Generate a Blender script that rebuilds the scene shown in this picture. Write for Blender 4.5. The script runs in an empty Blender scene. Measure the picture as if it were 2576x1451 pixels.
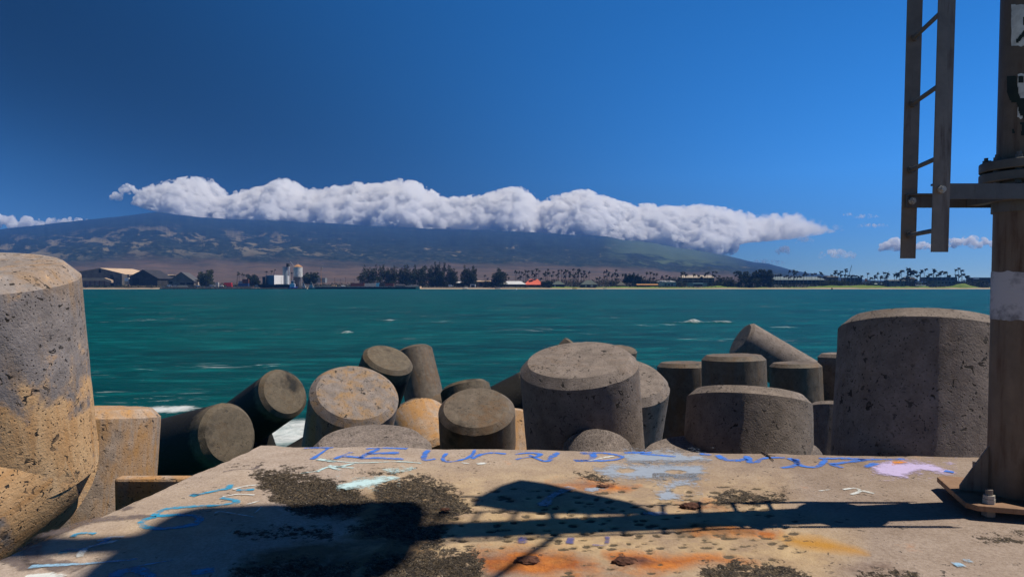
import bpy, bmesh, math, random
from mathutils import Vector, Matrix, noise
R = math.radians
random.seed(7)
scene = bpy.context.scene
COL = scene.collection

# ------------------------------------------------------------------ camera
# photo coordinates: a 2576 x 1451 frame.  Camera 6 m over the water, 1.45 m over the slab.
F, CX, CY, PITCH = 1717.0, 1288.0, 725.5, 2.0
HOR = 716.0
PY = HOR + F * math.tan(R(PITCH))
CAM = Vector((0, 0, 6.0))
cd = bpy.data.cameras.new('camera'); cam = bpy.data.objects.new('camera', cd); COL.objects.link(cam)
cam.location = CAM; cam.rotation_euler = (R(90 - PITCH), 0, 0)
cd.sensor_width = 36; cd.lens = F / 2576 * 36
cd.shift_y = (PY - CY) / 2576
cd.clip_start = 0.05; cd.clip_end = 60000
scene.camera = cam
_fw = Vector((0, math.cos(R(PITCH)), -math.sin(R(PITCH)))); _up = Vector((0, math.sin(R(PITCH)), math.cos(R(PITCH))))
def ray(px, py):
    return Vector((1, 0, 0)) * ((px - CX) / F) + _up * (-(py - PY) / F) + _fw
def at_y(px, py, y):                      # measured point at a chosen distance
    d = ray(px, py); return CAM + d * (y / d.y)
def on_z(px, py, z):                      # measured point on a level surface
    d = ray(px, py); return CAM + d * ((z - 6.0) / d.z)
def to_px(p):
    q = p - CAM; w = q.dot(_fw); return (CX + F * q.x / w, PY - F * q.dot(_up) / w)

# ------------------------------------------------------------------ light
SKY_GAIN = 1.6
SUN_EL, SUN_AZ = 61.0, 6.5                # azimuth measured from +X towards +Y
SUN = Vector((math.cos(R(SUN_EL)) * math.cos(R(SUN_AZ)), math.cos(R(SUN_EL)) * math.sin(R(SUN_AZ)), math.sin(R(SUN_EL))))
sd = bpy.data.lights.new('sun', 'SUN'); so = bpy.data.objects.new('sun', sd); COL.objects.link(so)
sd.energy = 5.0; sd.angle = R(0.53); sd.color = (1.0, 0.91, 0.79)
so.rotation_euler = SUN.to_track_quat('Z', 'Y').to_euler(); so.location = (0, 0, 60)

w = bpy.data.worlds.new('World'); scene.world = w; w.use_nodes = True
nt = w.node_tree; nt.nodes.clear()
out = nt.nodes.new('ShaderNodeOutputWorld'); bg = nt.nodes.new('ShaderNodeBackground')
sky = nt.nodes.new('ShaderNodeTexSky'); sky.sky_type = 'NISHITA'; sky.sun_disc = False
sky.sun_elevation = R(SUN_EL); sky.sun_rotation = R(90 - SUN_AZ)
sky.air_density = 1.0; sky.dust_density = 0.0; sky.ozone_density = 6.0; sky.altitude = 5000
# a polarising filter on the lens: the sky darkens at right angles to the sun
geo = nt.nodes.new('ShaderNodeTexCoord')
dot = nt.nodes.new('ShaderNodeVectorMath'); dot.operation = 'DOT_PRODUCT'; dot.inputs[1].default_value = SUN
nt.links.new(geo.outputs['Generated'], dot.inputs[0])
def wm(op, a, b):
    n = nt.nodes.new('ShaderNodeMath'); n.operation = op
    for k, v in enumerate((a, b)):
        if v is None: continue
        if isinstance(v, (int, float)): n.inputs[k].default_value = v
        else: nt.links.new(v, n.inputs[k])
    return n.outputs[0]
c2 = wm('MULTIPLY', dot.outputs['Value'], dot.outputs['Value'])
pol = wm('DIVIDE', wm('SUBTRACT', 1.0, c2), wm('ADD', 1.0, c2))
fac = wm('SUBTRACT', 1.0, wm('MULTIPLY', wm('POWER', pol, 4.0), 0.85))
sc_ = nt.nodes.new('ShaderNodeVectorMath'); sc_.operation = 'SCALE'
sz = nt.nodes.new('ShaderNodeSeparateXYZ'); nt.links.new(geo.outputs['Generated'], sz.inputs[0])
zen = nt.nodes.new('ShaderNodeMapRange'); nt.links.new(sz.outputs[2], zen.inputs[0])       # the sky is dimmed above the frame to cut fill light in the shadows
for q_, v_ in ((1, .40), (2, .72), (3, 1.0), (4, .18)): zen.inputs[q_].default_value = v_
lowb = nt.nodes.new('ShaderNodeMapRange'); nt.links.new(sz.outputs[2], lowb.inputs[0])    # and brightens towards the horizon
for q_, v_ in ((1, .10), (2, .36), (3, 1.25), (4, 1.0)): lowb.inputs[q_].default_value = v_
base = nt.nodes.new('ShaderNodeMapRange'); nt.links.new(sz.outputs[2], base.inputs[0])    # with a duller band right at the horizon
for q_, v_ in ((1, .02), (2, .15), (3, .62), (4, 1.0)): base.inputs[q_].default_value = v_
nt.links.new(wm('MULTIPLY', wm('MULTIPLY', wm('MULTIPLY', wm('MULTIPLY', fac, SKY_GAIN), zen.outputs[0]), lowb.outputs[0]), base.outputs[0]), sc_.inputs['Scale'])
hs = nt.nodes.new('ShaderNodeHueSaturation'); hs.inputs['Saturation'].default_value = 1.25; nt.links.new(sky.outputs[0], hs.inputs['Color'])
s2 = sc_; nt.links.new(hs.outputs[0], sc_.inputs[0])
nt.links.new(s2.outputs[0], bg.inputs['Color']); bg.inputs['Strength'].default_value = 0.10
nt.links.new(bg.outputs[0], out.inputs[0])

vs = scene.view_settings
vs.view_transform = 'Standard'; vs.look = 'None'; vs.exposure = 0.1; vs.gamma = 1.0
try: vs.use_curve_mapping = False
except Exception: pass
cy = scene.cycles
cy.max_bounces = 16; cy.diffuse_bounces = 3; cy.glossy_bounces = 3; cy.volume_bounces = 8
cy.transparent_max_bounces = 12; cy.use_denoising = True; cy.caustics_reflective = False; cy.caustics_refractive = False

# ------------------------------------------------------------------ helpers
def lin(r, g, b):
    f = lambda c: (c / 255 / 12.92) if c / 255 <= .04045 else ((c / 255 + .055) / 1.055) ** 2.4
    return (f(r), f(g), f(b), 1)
def rgba(c): return tuple(c) + (1,) if len(c) == 3 else tuple(c)

class NT:
    def __init__(s, name):
        s.m = bpy.data.materials.new(name); s.m.use_nodes = True; s.t = s.m.node_tree; s.t.nodes.clear()
        s.out = s.t.nodes.new('ShaderNodeOutputMaterial')
    def n(s, kind, **kw):
        x = s.t.nodes.new(kind)
        for k, v in kw.items(): setattr(x, k, v)
        return x
    def put(s, sock, v):
        if v is None: return
        if hasattr(v, 'is_output'): s.t.links.new(v, sock)
        elif sock.type == 'RGBA': sock.default_value = rgba(v)
        else: sock.default_value = v
    def math(s, op, a, b=None, clamp=False):
        x = s.n('ShaderNodeMath', operation=op, use_clamp=clamp); s.put(x.inputs[0], a); s.put(x.inputs[1], b); return x.outputs[0]
    def mix(s, f, a, b, mode='MIX'):
        x = s.n('ShaderNodeMix', data_type='RGBA', blend_type=mode)
        s.put(x.inputs[0], f); s.put(x.inputs[6], a); s.put(x.inputs[7], b); return x.outputs[2]
    def coord(s, which='Object', scale=(1, 1, 1), rand=0.0, rot=(0, 0, 0)):
        tc = s.n('ShaderNodeTexCoord'); v = tc.outputs[which]
        if rand:
            oi = s.n('ShaderNodeObjectInfo'); a = s.n('ShaderNodeVectorMath', operation='ADD')
            m = s.math('MULTIPLY', oi.outputs['Random'], rand); s.put(a.inputs[0], v); s.put(a.inputs[1], m); v = a.outputs[0]
        mp = s.n('ShaderNodeMapping'); mp.inputs['Scale'].default_value = scale; mp.inputs['Rotation'].default_value = rot
        s.put(mp.inputs[0], v); return mp.outputs[0]
    def noise(s, vec, scale, detail=4, rough=.55, dist=0):
        x = s.n('ShaderNodeTexNoise'); s.put(x.inputs['Vector'], vec); x.inputs['Scale'].default_value = scale
        x.inputs['Detail'].default_value = detail; x.inputs['Roughness'].default_value = rough; x.inputs['Distortion'].default_value = dist
        return x.outputs[0]
    def voro(s, vec, scale, feature='F1', rnd=1.0):
        x = s.n('ShaderNodeTexVoronoi', feature=feature); s.put(x.inputs['Vector'], vec); x.inputs['Scale'].default_value = scale
        x.inputs['Randomness'].default_value = rnd; return x.outputs['Distance']
    def step(s, v, lo, hi, a=0.0, b=1.0):
        x = s.n('ShaderNodeMapRange', clamp=True); s.put(x.inputs[0], v)
        x.inputs[1].default_value = lo; x.inputs[2].default_value = hi; x.inputs[3].default_value = a; x.inputs[4].default_value = b
        return x.outputs[0]
    def attr(s, name): return s.n('ShaderNodeAttribute', attribute_name=name).outputs
    def sep(s, v):
        x = s.n('ShaderNodeSeparateXYZ'); s.put(x.inputs[0], v); return x.outputs
    def bump(s, h, strength=.5, dist=.02, nrm=None):
        x = s.n('ShaderNodeBump'); s.put(x.inputs['Height'], h); x.inputs['Strength'].default_value = strength
        x.inputs['Distance'].default_value = dist; s.put(x.inputs['Normal'], nrm); return x.outputs[0]
    def pbsdf(s, color, rough=.8, metal=0, spec=.5, normal=None, alpha=None, **kw):
        x = s.n('ShaderNodeBsdfPrincipled'); s.put(x.inputs['Base Color'], color); s.put(x.inputs['Roughness'], rough)
        s.put(x.inputs['Metallic'], metal); s.put(x.inputs['Specular IOR Level'], spec); s.put(x.inputs['Normal'], normal); s.put(x.inputs['Alpha'], alpha)
        for k, v in kw.items(): s.put(x.inputs[k], v)
        s.t.links.new(x.outputs[0], s.out.inputs[0]); return x

class MB:
    def __init__(s): s.v = []; s.f = []; s.mi = []; s.cur = 0
    def add(s, vs_, fs):
        o = len(s.v); s.v += [tuple(v) for v in vs_]; s.f += [tuple(i + o for i in f) for f in fs]; s.mi += [s.cur] * len(fs); return s
    def box(s, c, d, M=None):
        c = Vector(c); x, y, z = d[0] / 2, d[1] / 2, d[2] / 2
        p = [Vector((i * x, j * y, k * z)) for k in (-1, 1) for j in (-1, 1) for i in (-1, 1)]
        p = [(M @ q if M else q) + c for q in p]
        return s.add(p, [(0, 2, 3, 1), (4, 5, 7, 6), (0, 1, 5, 4), (2, 6, 7, 3), (0, 4, 6, 2), (1, 3, 7, 5)])
    def box2(s, a, b):
        a, b = Vector(a), Vector(b); return s.box((a + b) / 2, tuple(abs(x) for x in (b - a)))
    def cyl(s, a, b, r0, r1=None, n=16, caps=True):
        a, b = Vector(a), Vector(b); r1 = r0 if r1 is None else r1
        z = (b - a).normalized(); x = z.orthogonal().normalized(); y = z.cross(x)
        vs_ = []
        for (c, r) in ((a, r0), (b, r1)):
            for k in range(n):
                t = 2 * math.pi * k / n; vs_.append(c + (x * math.cos(t) + y * math.sin(t)) * r)
        fs = [(k, (k + 1) % n, n + (k + 1) % n, n + k) for k in range(n)]
        if caps: fs += [tuple(range(n - 1, -1, -1)), tuple(range(n, 2 * n))]
        return s.add(vs_, fs)
    def prism(s, pts, h):                  # pts: 3D polygon, h: extrude vector
        h = Vector(h); p = [Vector(q) for q in pts]; n = len(p)
        return s.add(p + [q + h for q in p], [tuple(range(n - 1, -1, -1)), tuple(range(n, 2 * n))] + [(k, (k + 1) % n, n + (k + 1) % n, n + k) for k in range(n)])
    def mesh(s, name, mats, smooth=None):
        me = bpy.data.meshes.new(name); me.from_pydata(s.v, [], s.f)
        for m in (mats if isinstance(mats, (list, tuple)) else [mats]): me.materials.append(m)
        if any(s.mi): me.polygons.foreach_set('material_index', s.mi)
        bm = bmesh.new(); bm.from_mesh(me); bmesh.ops.recalc_face_normals(bm, faces=bm.faces); bm.to_mesh(me); bm.free()
        if smooth is not None:
            me.polygons.foreach_set('use_smooth', [True] * len(me.polygons)); me.set_sharp_from_angle(angle=R(smooth))
        me.update(); return me
    def build(s, name, mats, parent=None, smooth=None, loc=None):
        o = bpy.data.objects.new(name, s.mesh(name, mats, smooth)); COL.objects.link(o)
        if parent is not None:
            o.parent = parent
            o.matrix_parent_inverse = Matrix.Translation(parent.location).inverted() if parent.get('_world') else Matrix()
        return o

USED = {}
def tag(o, label=None, cat=None, group=None, kind=None):
    if label: o['label'] = label
    if cat: o['category'] = cat
    if group: o['group'] = group
    if kind: o['kind'] = kind
    return o
def empty(name, loc, label, cat, group=None, rz=0):
    o = bpy.data.objects.new(name, None); COL.objects.link(o); o.location = loc; o.rotation_euler = (0, 0, rz)
    o.empty_display_size = .3
    return tag(o, label, cat, group)
def wthing(name, loc, label, cat, group=None):
    """a thing whose parts are modelled in world coordinates"""
    o = empty(name, loc, label, cat, group); o['_world'] = 1; return o
def inst(name, mesh, parent=None, loc=(0, 0, 0), rot=(0, 0, 0), scale=(1, 1, 1)):
    o = bpy.data.objects.new(name, mesh); COL.objects.link(o); o.parent = parent
    o.location = loc; o.rotation_euler = rot; o.scale = scale; return o
def fbm(x, y, z=0.0, oct=4):
    return noise.fractal(Vector((x, y, z)), 1.0, 2.0, oct)
def in_poly(x, y, P):
    c = False; n = len(P); j = n - 1
    for i in range(n):
        (xi, yi), (xj, yj) = P[i], P[j]
        if (yi > y) != (yj > y) and x < (xj - xi) * (y - yi) / (yj - yi) + xi: c = not c
        j = i
    return c
def seg_d(x, y, a, b):
    dx, dy = b[0] - a[0], b[1] - a[1]; L = dx * dx + dy * dy
    t = max(0, min(1, ((x - a[0]) * dx + (y - a[1]) * dy) / L)) if L else 0
    return math.hypot(x - a[0] - t * dx, y - a[1] - t * dy)
def lerp_tab(T, x):
    if x <= T[0][0]: return T[0][1]
    for (a, b), (c, d) in zip(T, T[1:]):
        if x <= c: return b + (d - b) * (x - a) / (c - a)
    return T[-1][1]
SZ = 4.55                                   # top of the slab

# ------------------------------------------------------------------ materials
def concrete(name, base, stain, stain_amt=.5, dark=(.06, .05, .042), pit=.5, wet=0.0, rand=50.0, sc=1.0, dark_tip=None, gravel=0.0, wash=None):
    k = NT(name); v = k.coord('Object', rand=rand)
    big = k.noise(v, 1.1 * sc, 5, .6); mid = k.noise(v, 4.5 * sc, 6, .65); fine = k.noise(v, 38 * sc, 3, .7)
    c = k.mix(k.step(mid, .35, .68), tuple(x * .72 for x in base), tuple(min(1, x * 1.18) for x in base))
    vz = k.coord('Object', scale=(3.0, 3.0, .55), rand=rand)
    streak = k.noise(vz, 1.6 * sc, 6, .62, .6)
    sf = k.math('MULTIPLY', k.step(k.math('ADD', k.math('MULTIPLY', big, .55), k.math('MULTIPLY', streak, .55)), .62 - .22 * stain_amt, .74 - .16 * stain_amt), min(1, stain_amt * 1.3))
    c = k.mix(sf, c, k.mix(mid, stain, tuple(x * .6 for x in stain)))
    if wash is not None:                   # ochre run-off over the lower leg
        z = k.sep(k.n('ShaderNodeTexCoord').outputs['Object'])[2]
        wz = k.math('ADD', k.step(z, wash + .25, wash - .75), k.math('MULTIPLY', k.math('SUBTRACT', mid, .5), 2.4))
        wz = k.math('ADD', wz, k.math('MULTIPLY', k.math('SUBTRACT', big, .5), 1.2))
        c = k.mix(k.step(wz, .35, .75, 0, .85), c, k.mix(k.step(streak, .35, .65), (.62, .33, .115), (.82, .55, .29)))
    if wet: c = k.mix(k.step(k.noise(v, .9, 4, .6), .65 - wet * .6, .75 - wet * .35), c, dark)
    if dark_tip is not None:               # weed and wet below the dry end of the leg
        z = k.sep(k.n('ShaderNodeTexCoord').outputs['Object'])[2]
        zz = k.math('ADD', z, k.math('MULTIPLY', k.math('SUBTRACT', mid, .5), .5))
        c = k.mix(k.step(zz, dark_tip, dark_tip + .25, 1, 0), c, dark)
    c = k.mix(k.step(fine, .3, .75), k.mix(1.0, c, (.74, .72, .7), 'MULTIPLY'), c)
    if gravel:
        gn = k.noise(v, 24, 3, .7); c = k.mix(k.math('MULTIPLY', k.step(gn, .5, .60), gravel), c, k.mix(1.0, c, (.42, .40, .38), 'MULTIPLY')); mid = k.math('ADD', mid, k.math('MULTIPLY', gn, 1.6))
    pn = k.noise(v, 13 * sc, 2, .5, .8); pm = k.step(k.noise(v, 2.4 * sc, 3, .5), .4, .62)
    pits = k.math('MULTIPLY', k.step(pn, .625, .665), k.math('ADD', k.math('MULTIPLY', pm, .9), .12))
    pn2 = k.step(k.voro(v, 22 * sc), .12, .20, 1, 0)
    pits = k.math('MAXIMUM', pits, k.math('MULTIPLY', pn2, .75))
    c = k.mix(k.math('MULTIPLY', pits, pit * 1.5, True), c, (.035, .03, .026))
    h = k.math('SUBTRACT', k.math('ADD', k.math('MULTIPLY', fine, .35), k.math('MULTIPLY', mid, .5)), k.math('MULTIPLY', pits, .9))
    k.pbsdf(c, .88 if not wet else .7, spec=.3, normal=k.bump(h, .55, .03)); return k.m
CONC_GREY = concrete('concrete_grey', (.245, .205, .178), (.26, .15, .07), .2, pit=.8)
CONC_PALE = concrete('concrete_pale_rough', (.275, .232, .205), (.24, .15, .09), .12, pit=.6, sc=1.0, gravel=.8)
CONC_WARM = concrete('concrete_ochre_stained', (.30, .258, .232), (.52, .30, .10), .52, pit=.8, rand=0)
CONC_BLOCK = concrete('concrete_orange_washed', (.45, .345, .26), (.62, .33, .11), .68, pit=.6)
CONC_LEFT = concrete('concrete_ochre_run', (.33, .29, .268), (.50, .28, .09), .42, pit=.85, rand=0, wash=1.15)
CONC_DARK = concrete('concrete_weeded', (.15, .122, .085), (.16, .10, .045), .35, dark=(.014, .0135, .012), pit=.35, wet=.2, dark_tip=2.95)
CONC_MID = concrete('concrete_tan', (.17, .138, .105), (.22, .12, .05), .45, dark=(.03, .026, .02), pit=.5, wet=.12)

def simple(name, col, rough=.7, metal=0, var=.25, scale=3.0, spec=.4, bumpk=.15):
    k = NT(name); v = k.coord('Object', rand=9); nn = k.noise(v, scale, 5, .65)
    c = k.mix(k.step(nn, .3, .7), tuple(x * (1 - var) for x in col), tuple(min(1, x * (1 + var)) for x in col))
    k.pbsdf(c, rough, metal, spec, normal=k.bump(nn, bumpk, .02)); return k.m

# ------------------------------------------------------------------ water
def water_mat():
    k = NT('sea_water'); tc = k.n('ShaderNodeNewGeometry').outputs['Position']
    def mp(sx, sy, r=0):
        m = k.n('ShaderNodeMapping'); m.inputs['Scale'].default_value = (sx, sy, 1); m.inputs['Rotation'].default_value = (0, 0, r); k.put(m.inputs[0], tc); return m.outputs[0]
    big = k.noise(mp(.02, .035, .2), 1, 4, .6)
    streak = k.noise(mp(.16, .42, .12), 1, 6, .72, .5)
    far = k.noise(mp(.03, .12, .08), 1, 6, .75, .4)
    c = k.mix(k.step(big, .35, .65), lin(0, 53, 56), lin(0, 70, 70))
    c = k.mix(k.step(streak, .48, .72), c, lin(8, 104, 104))
    c = k.mix(k.step(far, .52, .30), c, lin(0, 44, 48))
    # foam: sparse breaking crests, and wash against the breakwater
    m1 = k.step(k.noise(mp(.055, .075, .1), 1, 3, .5), .575, .66)
    m2 = k.step(k.noise(mp(.33, 1.3, .1), 1, 5, .7, .4), .585, .68)
    caps = k.math('MULTIPLY', m1, m2)
    wash = None
    for (px, py, rad) in ((742, 1078, 3.2), (400, 1030, 1.6), (440, 1028, 1.6), (715, 1092, 3)):
        p = on_z(px, py, 0); d = k.n('ShaderNodeVectorMath', operation='DISTANCE'); k.put(d.inputs[0], tc); d.inputs[1].default_value = p
        f = k.step(d.outputs['Value'], rad * .3, rad, 1, 0); wash = f if wash is None else k.math('MAXIMUM', wash, f)
    lace = k.noise(mp(.9, .9), 1.3, 6, .7, 1.4)
    wash = k.step(k.math('ADD', wash, k.math('MULTIPLY', lace, 1.5)), 1.15, 1.85, 0, .8)
    foam = k.math('MAXIMUM', k.math('MULTIPLY', caps, .8), wash)
    crest = k.attr('foam')[2]
    cn = k.noise(mp(1.6, .35, .1), 1, 5, .7, .8)
    foam = k.math('MAXIMUM', foam, k.math('MULTIPLY', k.step(k.math('ADD', crest, k.math('MULTIPLY', cn, 1.2)), 1.05, 1.9), .62))
    c = k.mix(foam, c, (.72, .76, .76))
    h1 = k.noise(mp(.35, .9, .15), 1, 5, .65, .3); h2 = k.noise(mp(1.6, 3.0, -.2), 1, 4, .6)
    nb = k.bump(h2, .25, .12, k.bump(h1, .5, .6))
    k.pbsdf(c, .42, spec=.05, normal=nb); return k.m
WATER = water_mat()
mb = MB(); mb.add([(-6500, -60, 0), (6500, -60, 0), (6500, 975, 0), (-6500, 975, 0)], [(0, 1, 2, 3)])
water = tag(mb.build('water', WATER), kind='structure'); water['label'] = 'teal green harbour water with wind streaks and small whitecaps'

def breaking_wave(px0, px1, py, h, label, width=5.0, peaks=()):
    a, b = on_z(px0, py, 0), on_z(px1, py, 0); L = (b - a).length; n, m = 90, 18
    o = bpy.data.objects.new('breaking_wave', bpy.data.meshes.new('breaking_wave')); COL.objects.link(o)
    V, FO = [], []
    for j in range(m + 1):
        t = j / m * 2 - 1
        for i in range(n + 1):
            s = i / n; p = a.lerp(b, s)
            env = math.sin(math.pi * s) ** .6 * (.55 + .45 * fbm(s * L * .22, py * .1, 3)) + sum(q * math.exp(-((s - c) / wd) ** 2) for c, wd, q in peaks)
            env = max(0, env)
            prof = math.exp(-(t / .42) ** 2) if t > 0 else math.exp(-(t / .3) ** 2)
            V.append((p.x, p.y + t * width + .8 * fbm(s * L * .12, 5.0, py), -.12 + env * h * prof * 1.1))
            FO.append(max(0, min(1, env * prof * (1.05 if t < .25 else .5))))
    f = [(j * (n + 1) + i, j * (n + 1) + i + 1, (j + 1) * (n + 1) + i + 1, (j + 1) * (n + 1) + i) for j in range(m) for i in range(n)]
    me = o.data; me.from_pydata(V, [], f); me.materials.append(WATER)
    me.polygons.foreach_set('use_smooth', [True] * len(f))
    at = me.attributes.new('foam', 'FLOAT', 'POINT'); at.data.foreach_set('value', FO)
    return tag(o, label, 'wave')
breaking_wave(1610, 1910, 812, .45, 'long breaking wave with two white crests nearest the leaning tetrapod', 4.5, ((.45, .05, .9), (.72, .08, .5)))
breaking_wave(800, 905, 838, .38, 'short curling whitecap out left of the stacked round tetrapod ends', 4.0, ((.7, .12, .6),))
breaking_wave(920, 1020, 806, .3, 'low whitecap farther out beyond the curling one', 5.0, ((.6, .1, .4),))
breaking_wave(1900, 2040, 824, .3, 'faint greenish breaker beside the long white wave', 4.0, ((.5, .2, .3),))

# ------------------------------------------------------------------ mountain and land
SIL = [(-900, 668), (-500, 632), (-200, 600), (0, 577), (100, 566), (200, 555), (300, 545), (370, 536), (400, 533), (445, 540), (500, 546), (560, 550), (640, 553), (740, 557),
       (850, 563), (940, 568), (1050, 574), (1150, 577), (1250, 579), (1350, 585), (1450, 591), (1530, 595), (1560, 602), (1600, 606), (1650, 612), (1700, 623),
       (1760, 631), (1800, 638), (1850, 648), (1900, 660), (1930, 662), (1990, 679), (2060, 690), (2120, 699), (2200, 705), (2500, 708), (3500, 709)]
def mountain_mat():
    k = NT('mountain_slopes'); uv = k.n('ShaderNodeTexCoord').outputs['UV']; s = k.sep(uv); u, t = s[0], s[1]
    def mp(sx, sy, r=0):
        m = k.n('ShaderNodeMapping'); m.inputs['Scale'].default_value = (sx, sy, 1); m.inputs['Rotation'].default_value = (0, 0, r); k.put(m.inputs[0], uv); return m.outputs[0]
    a = k.noise(mp(1.35, 7.4), 1, 8, .68, .7); b = k.noise(mp(3.2, 26), 1, 6, .7); d = k.noise(mp(9, 90), 1, 4, .7)
    forest = k.mix(k.step(b, .35, .68), (.005, .014, .020), (.018, .032, .038))
    field = k.mix(k.step(d, .3, .7), (.135, .12, .085), (.19, .16, .11))
    amt = k.step(t, .30, .46); amt2 = k.step(t, .86, .66)
    left = k.step(u, 10.5, 6.0)
    fm = k.math('ADD', a, k.math('MULTIPLY', k.math('SUBTRACT', b, .5), .26))
    thr = k.math('SUBTRACT', fm, k.math('MULTIPLY', k.math('SUBTRACT', 1.0, left), .10))
    f = k.math('MULTIPLY', k.math('MULTIPLY', k.step(thr, .52, .575), .85), k.math('MULTIPLY', amt, amt2))
    c = k.mix(f, forest, field)
    lowz = k.math('MULTIPLY', k.step(t, .26, .34), k.step(t, .66, .44))
    f2 = k.math('MULTIPLY', k.step(k.noise(mp(5.5, 62, .03), 1, 5, .7, .3), .53, .62), lowz)
    c = k.mix(k.math('MULTIPLY', f2, .4), c, k.mix(d, (.10, .105, .085), (.16, .145, .11)))
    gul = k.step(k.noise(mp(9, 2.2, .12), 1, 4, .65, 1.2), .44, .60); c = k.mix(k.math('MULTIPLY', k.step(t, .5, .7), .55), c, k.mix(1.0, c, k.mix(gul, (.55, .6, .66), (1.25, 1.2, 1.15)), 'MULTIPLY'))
    # dry plain at the foot
    plain = k.mix(k.step(k.noise(mp(1.1, 30), 1, 5, .65), .35, .65), (.115, .080, .066), (.066, .056, .054))
    tt = k.math('ADD', t, k.math('MULTIPLY', k.math('SUBTRACT', k.noise(mp(.7, 9), 1, 5, .6), .5), .34))
    c = k.mix(k.step(tt, .36, .20), c, plain)
    # green grass on the right-hand shoulder
    g = k.math('MULTIPLY', k.math('MULTIPLY', k.step(u, 15.0, 16.0), k.step(u, 18.9, 17.6)), k.step(k.math('ADD', t, k.math('MULTIPLY', k.math('SUBTRACT', a, .5), 1.5)), .52, .66))
    c = k.mix(k.math('MULTIPLY', g, .85), c, k.mix(b, (.045, .075, .045), (.08, .11, .065)))
    sp = k.math('MULTIPLY', k.step(k.noise(mp(14, 160), 1, 2, .5), .70, .76), k.step(t, .5, .3))
    c = k.mix(k.math('MULTIPLY', sp, .5), c, (.32, .31, .29))
    k.pbsdf(c, .95, spec=.1); return k.m
def mountain():
    nu, nv = 420, 110; V, UV = [], []
    for j in range(nv + 1):
        t = j / nv; y = 1350 * (6000 / 1350) ** t
        for i in range(nu + 1):
            px = -1100 + i * (4500 / nu); s_ = lerp_tab(SIL, px) + fbm(px * .02, 9.1, 2, 4) * 1.6
            py = 717.5 + (s_ - 717.5) * t ** .85
            amp = min(1, (717 - s_) / 60) * math.sin(math.pi * min(1, t * 1.0)) ** .7
            py += (fbm(px * .008, t * 5, 1, 5) * 6.0 + abs(fbm(px * .022, t * 4, 4, 4)) * -4.5 + fbm(px * .06, t * 12, 4, 3) * 1.2) * amp
            V.append(at_y(px, py, y)); UV.append((px / 100, t))
    for i in range(nu + 1):                       # the back slope
        p = V[nv * (nu + 1) + i]; V.append(Vector((p.x * 1.04, 6180, max(-.5, p.z - 160)))); UV.append((UV[nv * (nu + 1) + i][0], 1.0))
    f = [(j * (nu + 1) + i, j * (nu + 1) + i + 1, (j + 1) * (nu + 1) + i + 1, (j + 1) * (nu + 1) + i) for j in range(nv + 1) for i in range(nu)]
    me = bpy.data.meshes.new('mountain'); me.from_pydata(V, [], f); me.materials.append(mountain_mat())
    ul = me.uv_layers.new(name='map'); li = [0] * len(me.loops); me.loops.foreach_get('vertex_index', li)
    ul.data.foreach_set('uv', [c for i in li for c in UV[i]]); me.polygons.foreach_set('use_smooth', [True] * len(f))
    o = bpy.data.objects.new('mountain', me); COL.objects.link(o)
    return tag(o, 'broad volcanic mountain with forest, tan fields and a dry plain at its foot', kind='structure')
mountain()

DSH = 936.0                                    # distance of the far waterline
def land_mat():
    k = NT('shore_ground'); pos = k.n('ShaderNodeNewGeometry').outputs['Position']; s = k.sep(pos)
    def mp(sx, sy):
        m = k.n('ShaderNodeMapping'); m.inputs['Scale'].default_value = (sx, sy, 1); k.put(m.inputs[0], pos); return m.outputs[0]
    n1 = k.noise(mp(.03, .05), 1, 5, .6); n2 = k.noise(mp(.25, .3), 1, 5, .7)
    sand = k.mix(n2, (.30, .225, .155), (.46, .36, .26))
    grass = k.mix(k.step(n1, .35, .65), (.08, .135, .025), (.17, .22, .05)); grass = k.mix(k.step(n2, .5, .75), grass, (.04, .06, .022))
    scrub = k.mix(n2, (.07, .065, .05), (.16, .135, .10))
    z = k.math('ADD', s[2], k.math('MULTIPLY', k.math('SUBTRACT', n1, .5), 2.6))
    right = k.step(s[0], -20, 40)
    veg = k.mix(right, scrub, grass)
    c = k.mix(k.step(z, 1.0, 1.6), sand, veg)
    far = k.step(s[1], 985, 1040); c = k.mix(far, c, scrub)
    k.pbsdf(c, .95, spec=.1, normal=k.bump(n2, .5, .6)); return k.m
def land():
    nu, nv = 420, 40; V = []
    for j in range(nv + 1):
        for i in range(nu + 1):
            px = -900 + i * 4300 / nu
            d0 = DSH + 6 * fbm(px * .006, 1.0, 0) + (20 * min(1, max(0, (px - 396) / 12)) * min(1, max(0, (1062 - px) / 10)))
            y = d0 - 8 + (j / nv) ** 1.6 * 560
            x = (px - CX) / F * y; dd = y - d0
            z = -.6 + 2.1 * max(0, min(1, (dd + 8) / 26)) + .004 * max(0, dd)
            if px > 1380:
                dune = max(0, fbm(px * .018, dd * .03, 2, 4) * 1.6 + .7) * math.exp(-((dd - 26) / 15) ** 2)
                z += dune * (1.6 + 1.2 * min(1, max(0, (px - 1950) / 250)))
            V.append((x, y, z))
    f = [(j * (nu + 1) + i, j * (nu + 1) + i + 1, (j + 1) * (nu + 1) + i + 1, (j + 1) * (nu + 1) + i) for j in range(nv) for i in range(nu)]
    me = bpy.data.meshes.new('shore'); me.from_pydata(V, [], f); me.materials.append(land_mat()); me.polygons.foreach_set('use_smooth', [True] * len(f))
    o = bpy.data.objects.new('shore', me); COL.objects.link(o)
    return tag(o, 'low far shore with a sandy beach, green dunes and flat scrub behind', kind='structure')
land()

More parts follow.
